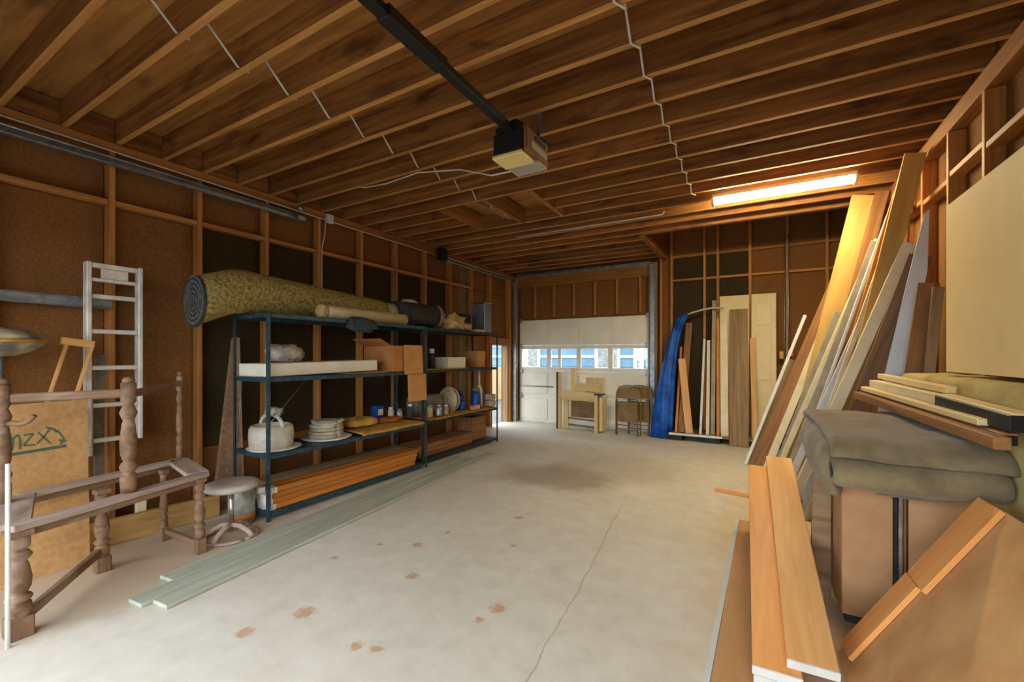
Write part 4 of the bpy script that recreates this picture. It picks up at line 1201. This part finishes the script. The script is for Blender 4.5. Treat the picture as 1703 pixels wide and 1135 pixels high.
# ------------------------------------------------------------------ right wall: leaning lumber
LB = 'lumber leaning along the right wall'
XZ = (1, 0, -.25)
LEAN = [
    # name, mat, base x,y ; top x,y,z ; width, thickness, width direction, label
    ('leaning_trim', 'whitetrim', -.12, 6.02, .50, 6.12, 1.83, .035, .02, XZ, 'short white trim piece at the left of the leaning lumber'),
    ('leaning_board', 'oldboard', -.06, 6.10, .38, 6.25, 1.3, .10, .02, XZ, 'grey weathered board low at the left of the leaning lumber'),
    ('leaning_board', 'brownboard', .03, 6.00, .82, 6.13, 2.20, .17, .025, XZ, 'dark brown plank with a broken top among the leaning lumber'),
    ('leaning_trim', 'pine', .12, 5.96, .84, 6.05, 2.1, .035, .03, XZ, 'narrow pine stick against the dark brown plank'),
    ('leaning_trim', 'cream', .10, 5.86, .86, 5.95, 2.25, .075, .03, XZ, 'cream trim board just left of the wide yellow board'),
    ('leaning_trim', 'greytrim', .17, 5.56, .74, 5.52, 1.8, .075, .02, XZ, 'grey trim board crossing the wide yellow board foot'),
    ('leaning_board', 'yellowply', .36, 5.66, .97, 5.60, 2.99, .23, .035, XZ, 'wide yellow board left of the strip light end'),
    ('leaning_board', 'brownboard', .46, 5.52, 1.08, 5.50, 2.98, .11, .025, XZ, 'dark brown board behind the wide yellow board top'),
    ('leaning_trim', 'cream', .16, 5.46, 1.02, 5.36, 2.48, .055, .03, XZ, 'long cream trim crossing in front of the wide yellow board'),
    ('leaning_board', 'greytrim', .27, 5.36, 1.0, 5.30, 2.45, .085, .02, XZ, 'grey board with square top beside the wide yellow board'),
    ('leaning_trim', 'whitetrim', .30, 5.24, 1.12, 5.08, 2.90, .028, .02, XZ, 'very thin white strip reaching the right wall plate'),
    ('leaning_board', 'orangewood', .46, 5.14, 1.09, 4.96, 2.80, .075, .02, XZ, 'orange stained trim behind the thin white strip'),
    ('leaning_trim', 'whitetrim', .24, 5.0, 1.05, 4.94, 2.28, .06, .02, XZ, 'white casing board in front of the orange trim'),
    ('leaning_trim', 'cream', .34, 4.88, 1.06, 4.80, 2.6, .04, .02, XZ, 'slim cream strip along the tall yellow board'),
    ('leaning_board', 'yellowply', .54, 4.70, 1.075, 4.46, 2.93, .13, .03, XZ, 'tall yellow board reaching the joists at the right wall'),
    ('leaning_trim', 'cream', .27, 4.50, 1.045, 4.48, 2.24, .085, .03, XZ, 'broad rounded cream trim with a square cut top'),
    ('leaning_trim', 'whitetrim', .24, 4.58, .90, 4.58, 1.75, .045, .02, XZ, 'narrow white trim left of the broad cream trim'),
    ('leaning_board', 'plank_dk', .46, 4.42, 1.09, 4.40, 2.12, .14, .02, XZ, 'brown board in shadow under the tall yellow board'),
    ('leaning_board', 'brownboard', .88, 4.22, 1.09, 4.22, 1.88, .12, .025, XZ, 'short brown plank right of the pale laminate strip'),
    ('leaning_board', 'oldboard', .985, 4.16, 1.125, 4.16, 1.84, .06, .03, XZ, 'narrow brown stick right of the short brown plank'),
    ('leaning_trim', 'bluewhite', .30, 4.34, .58, 4.32, .80, .075, .02, XZ, 'short white offcut leaning by the lumber stack'),
    ('leaning_trim', 'whitetrim', .36, 4.26, .54, 4.24, .56, .06, .02, XZ, 'shorter white offcut beside the other by the stack'),
]
for (nm, mt, bx, by, tx, ty, tz, w, th_, wd, lab) in LEAN:
    L = Vector((tx - bx, ty - by, tz))
    sx = L.normalized()
    lift = w / 2 * math.sqrt(max(0, 1 - sx.z ** 2)) + .002
    o = plank(nm, M[mt], (bx, by, lift), (tx, ty, tz), w, th_, wd, None, .004 if 'trim' in nm else .002)
    tag(o, lab, 'board', LB)
o = prism('laminate_strip', M['bluewhite'], [(.70, 4.36, .002), (.83, 4.34, .002), (1.02, 4.34, 1.3), (1.115, 4.34, 2.0), (1.125, 4.34, 2.45), (1.10, 4.35, 2.42), (1.0, 4.355, 1.9), (.87, 4.36, 1.2)], (0, 1, 0), .012, None, (.9, 4.35, 1.2))
tag(o, 'pale blue-white laminate strip leaning near the beige panel', 'board', LB)
# standing boards against the right-wall studs
o = plank('leaning_board', M['brownboard'], (1.03, 4.82, .02), (1.12, 4.82, 2.85), .11, .02, (0, 1, 0), None)
tag(o, 'dark stained board flat against the right wall studs', 'board', LB)

# lumber stack sloping up the floor at the right
ST = 'sloping lumber stack'
def pine_plank(p0, p1, w, mt, lab):
    e = empty('lumber_plank', p0, lab, 'lumber', ST)
    d = (Vector(p1) - Vector(p0)).normalized()
    plank('plank', M[mt], p0, p1, w, .036, (1, 0, 0), e, .003)
    q = Vector(p0)
    plank('painted_end', M['whitetrim'], q - d * .006, q + d * .0, w + .001, .037, (1, 0, 0), e, .0)


pine_plank((.075, 2.0, .045), (.04, 3.86, .43), .17, 'pine_or', 'lowest white-ended plank of the sloping lumber stack')
pine_plank((.07, 1.985, .088), (.03, 3.84, .48), .17, 'pine_or', 'orange white-ended plank second in the sloping stack')
pine_plank((.19, 2.02, .134), (.15, 3.95, .54), .17, 'pine', 'top white-ended plank of the sloping lumber stack')
o = plank('lumber_plank', M['pine'], (.225, 2.5, .155), (.225, 3.9, .455), .07, .03, (1, 0, 0), None)
tag(o, 'plain plank peeking from under the top plank', 'lumber', ST)
su = empty('support_block', (.1, 3.75, 0), 'dark stacked blocks holding up the sloping planks', 'blocks')
box('block', M['darkmat'], (-.02, 3.62, 0), (.28, 3.82, .16), su)
box('block', M['oldboard'], (-.02, 3.62, .162), (.28, 3.8, .34), su)
fs = plank('floor_panel', M['tanpanel'], (-.09, 1.75, .008), (-.05, 3.95, .008), .15, .012, (1, 0, 0), None, .001)
tag(fs, 'thin brown panel flat on the floor left of the stack', 'panel')
fs = plank('floor_strip', M['bluewhite'], (-.185, 1.75, .006), (-.135, 3.95, .006), .028, .01, (1, 0, 0), None, .001)
tag(fs, 'pale strip on the floor edging the thin brown panel', 'strip')
fs = plank('floor_stick', M['pine_or'], (-.36, 4.72, .014), (-.06, 4.66, .014), .05, .026, (0, 1, 0), None, .003)
tag(fs, 'short orange stick lying across the floor at the right', 'stick')
cs = prism('corner_board', M['oldboard'], [(.262, 2.95, 0), (.36, 2.95, 0), (.362, 2.95, .74), (.32, 2.95, .85), (.285, 2.95, .90)], (0, 1, 0), .035, None, (.3, 2.95, .4), bev=.003)
tag(cs, 'short upright plank with angled top at the cabinet corner', 'board')

# cabinet with blanket, sticks and covered crate
cab = empty('cabinet', (.72, 3.2, 0), 'brown hardboard cabinet with chrome centre strip', 'cabinet')
box('body', M['hardboard_dk'], (.37, 2.70, .06), (.85, 3.85, .76), cab, .004)
box('plinth', M['darkmat'], (.39, 2.73, 0), (.83, 3.82, .059), cab, .002)
box('door', M['hardboard_dk'], (.37, 2.672, .065), (.565, 2.698, .755), cab, .003)
box('door', M['hardboard_dk'], (.62, 2.672, .065), (.85, 2.698, .755), cab, .003)
box('centre_strip', M['chrome'], (.582, 2.655, .065), (.598, 2.698, .755), cab, .004)
box('centre_strip', M['darkmetal'], (.567, 2.668, .065), (.581, 2.698, .755), cab, .002)
box('centre_strip', M['openerbrown'], (.600, 2.662, .065), (.612, 2.698, .755), cab, .003)

bl = empty('blanket', (.6, 3.1, .78), 'grey-brown folded blanket heaped on the cabinet', 'blanket')
ribbon('middle_fold', M['blanket'], [(3.8, .85), (3.2, .868), (2.62, .865), (2.51, .85), (2.47, .81), (2.485, .77), (2.56, .758), (2.7, .78)], .055, .31, .885, 'yz', bl, .022, 26, 1)
ribbon('bottom_fold', M['blanket'], [(3.5, .80), (2.7, .80), (2.57, .79), (2.52, .765), (2.515, .735), (2.56, .715), (2.63, .72)], .04, .47, .70, 'yz', bl, .018, 18, 3)
ribbon('upper_fold', M['blanket'], [(3.84, .93), (3.5, .955), (3.0, .958), (2.62, .958), (2.53, .95), (2.47, .915), (2.455, .875)], .06, .30, .895, 'yz', bl, .022, 26, 5)
ribbon('side_drape', M['blanket'], [(.42, .93), (.33, .93), (.29, .87), (.29, .77), (.33, .69)], .06, 2.54, 3.7, 'xz', bl, .025, 22, 11)
blob('fold_core', M['blanket'], (.62, 3.12, .85), (.46, 1.1, .13), bl, .03, 2, 2, .5)

TS = 'trim sticks on the blanket'
for (mt, a, b, w, t_, endm, lab) in (
    ('brownboard', (.66, 4.1, 1.055), (.80, 2.30, 1.02), .05, .05, None, 'brown moulding lying in front on the blanket'),
    ('brownboard', (.73, 4.15, 1.07), (.84, 2.36, 1.03), .045, .045, 'blackpaint', 'brown moulding with black end lying on the blanket'),
    ('creamwood', (.70, 4.1, 1.105), (.815, 2.5, 1.075), .04, .03, None, 'pale stick on top of the brown mouldings'),
    ('cream', (.76, 4.1, 1.14), (.84, 3.0, 1.12), .06, .06, None, 'cream board end among the sticks on the blanket'),
    ('creamwood', (.83, 2.98, 1.12), (.875, 2.36, 1.095), .07, .075, 'blackpaint', 'pale thick stick with black painted face on the blanket'),
    ('creamwood', (.80, 4.1, 1.20), (.86, 3.0, 1.175), .045, .035, None, 'pale stick lying highest behind the cream board')):
    e = empty('trim_stick', a, lab, 'stick', TS)
    plank('stick', M[mt], a, b, w, t_, (1, 0, 0), e, .004)
    if endm:
        d = (Vector(b) - Vector(a)).normalized()
        plank('black_end', M[endm], Vector(b) - d * (.25 if mt == 'brownboard' else .62) + Vector((-.004, -.003, -.004)), Vector(b) + d * .004 + Vector((-.004, -.003, -.004)), w + .002, t_ * .86, (1, 0, 0), e, .003)

cc = empty('covered_crate', (1.0, 3.0, 0), 'tall crate under an olive canvas cover beside the right wall', 'crate')
box('crate', M['oldboard'], (.93, 1.6, 0), (1.13, 4.08, 1.19), cc, .004)
ribbon('canvas_cover', M['olivetarp'], [(1.13, 1.225), (1.05, 1.225), (.96, 1.222), (.925, 1.21), (.915, 1.15), (.912, 1.0), (.90, .6), (.89, .25)], .018, 1.6, 4.12, 'xz', cc, .012, 40, 7)

bpnl = plank('wall_panel', M['panel'], (.99, 2.45, 1.255), (.99, 2.45, 2.24), 2.1, .018, (0, 1, 0), None, .002)
tag(bpnl, 'large smooth beige panel standing on the olive canvas', 'panel')

# big sheet leaning against the crate in the right foreground with a taped-on orange board
bs = empty('particle_sheet', (.6, 1.9, 0), 'large tan particle board sheet sloping up to the right', 'board')
A_, B_ = Vector((.33, 2.41, .012)), Vector((.80, 2.42, .78))
plank('sheet', M['particle'], (A_ + Vector((0, -.8, 0))), (B_ + Vector((0, -.8, 0))), 1.6, .018, (0, 1, 0), bs, .002)
d = (B_ - A_)
nrm = Vector((-d.z, 0, d.x)).normalized()
ob2 = empty('orange_board', A_, 'orange pine board along the sloping sheet edge, notched midway', 'board')
off = nrm * .021
plank('board', M['pine_or'], A_ + d * .53 + off + Vector((0, -.1, 0)), A_ + d * .99 + off + Vector((0, -.1, 0)), .18, .02, (0, 1, 0), ob2, .003)
plank('board', M['pine_or'], A_ + d * .06 + off + Vector((0, -.075, 0)), A_ + d * .528 + off + Vector((0, -.075, 0)), .14, .02, (0, 1, 0), ob2, .003)
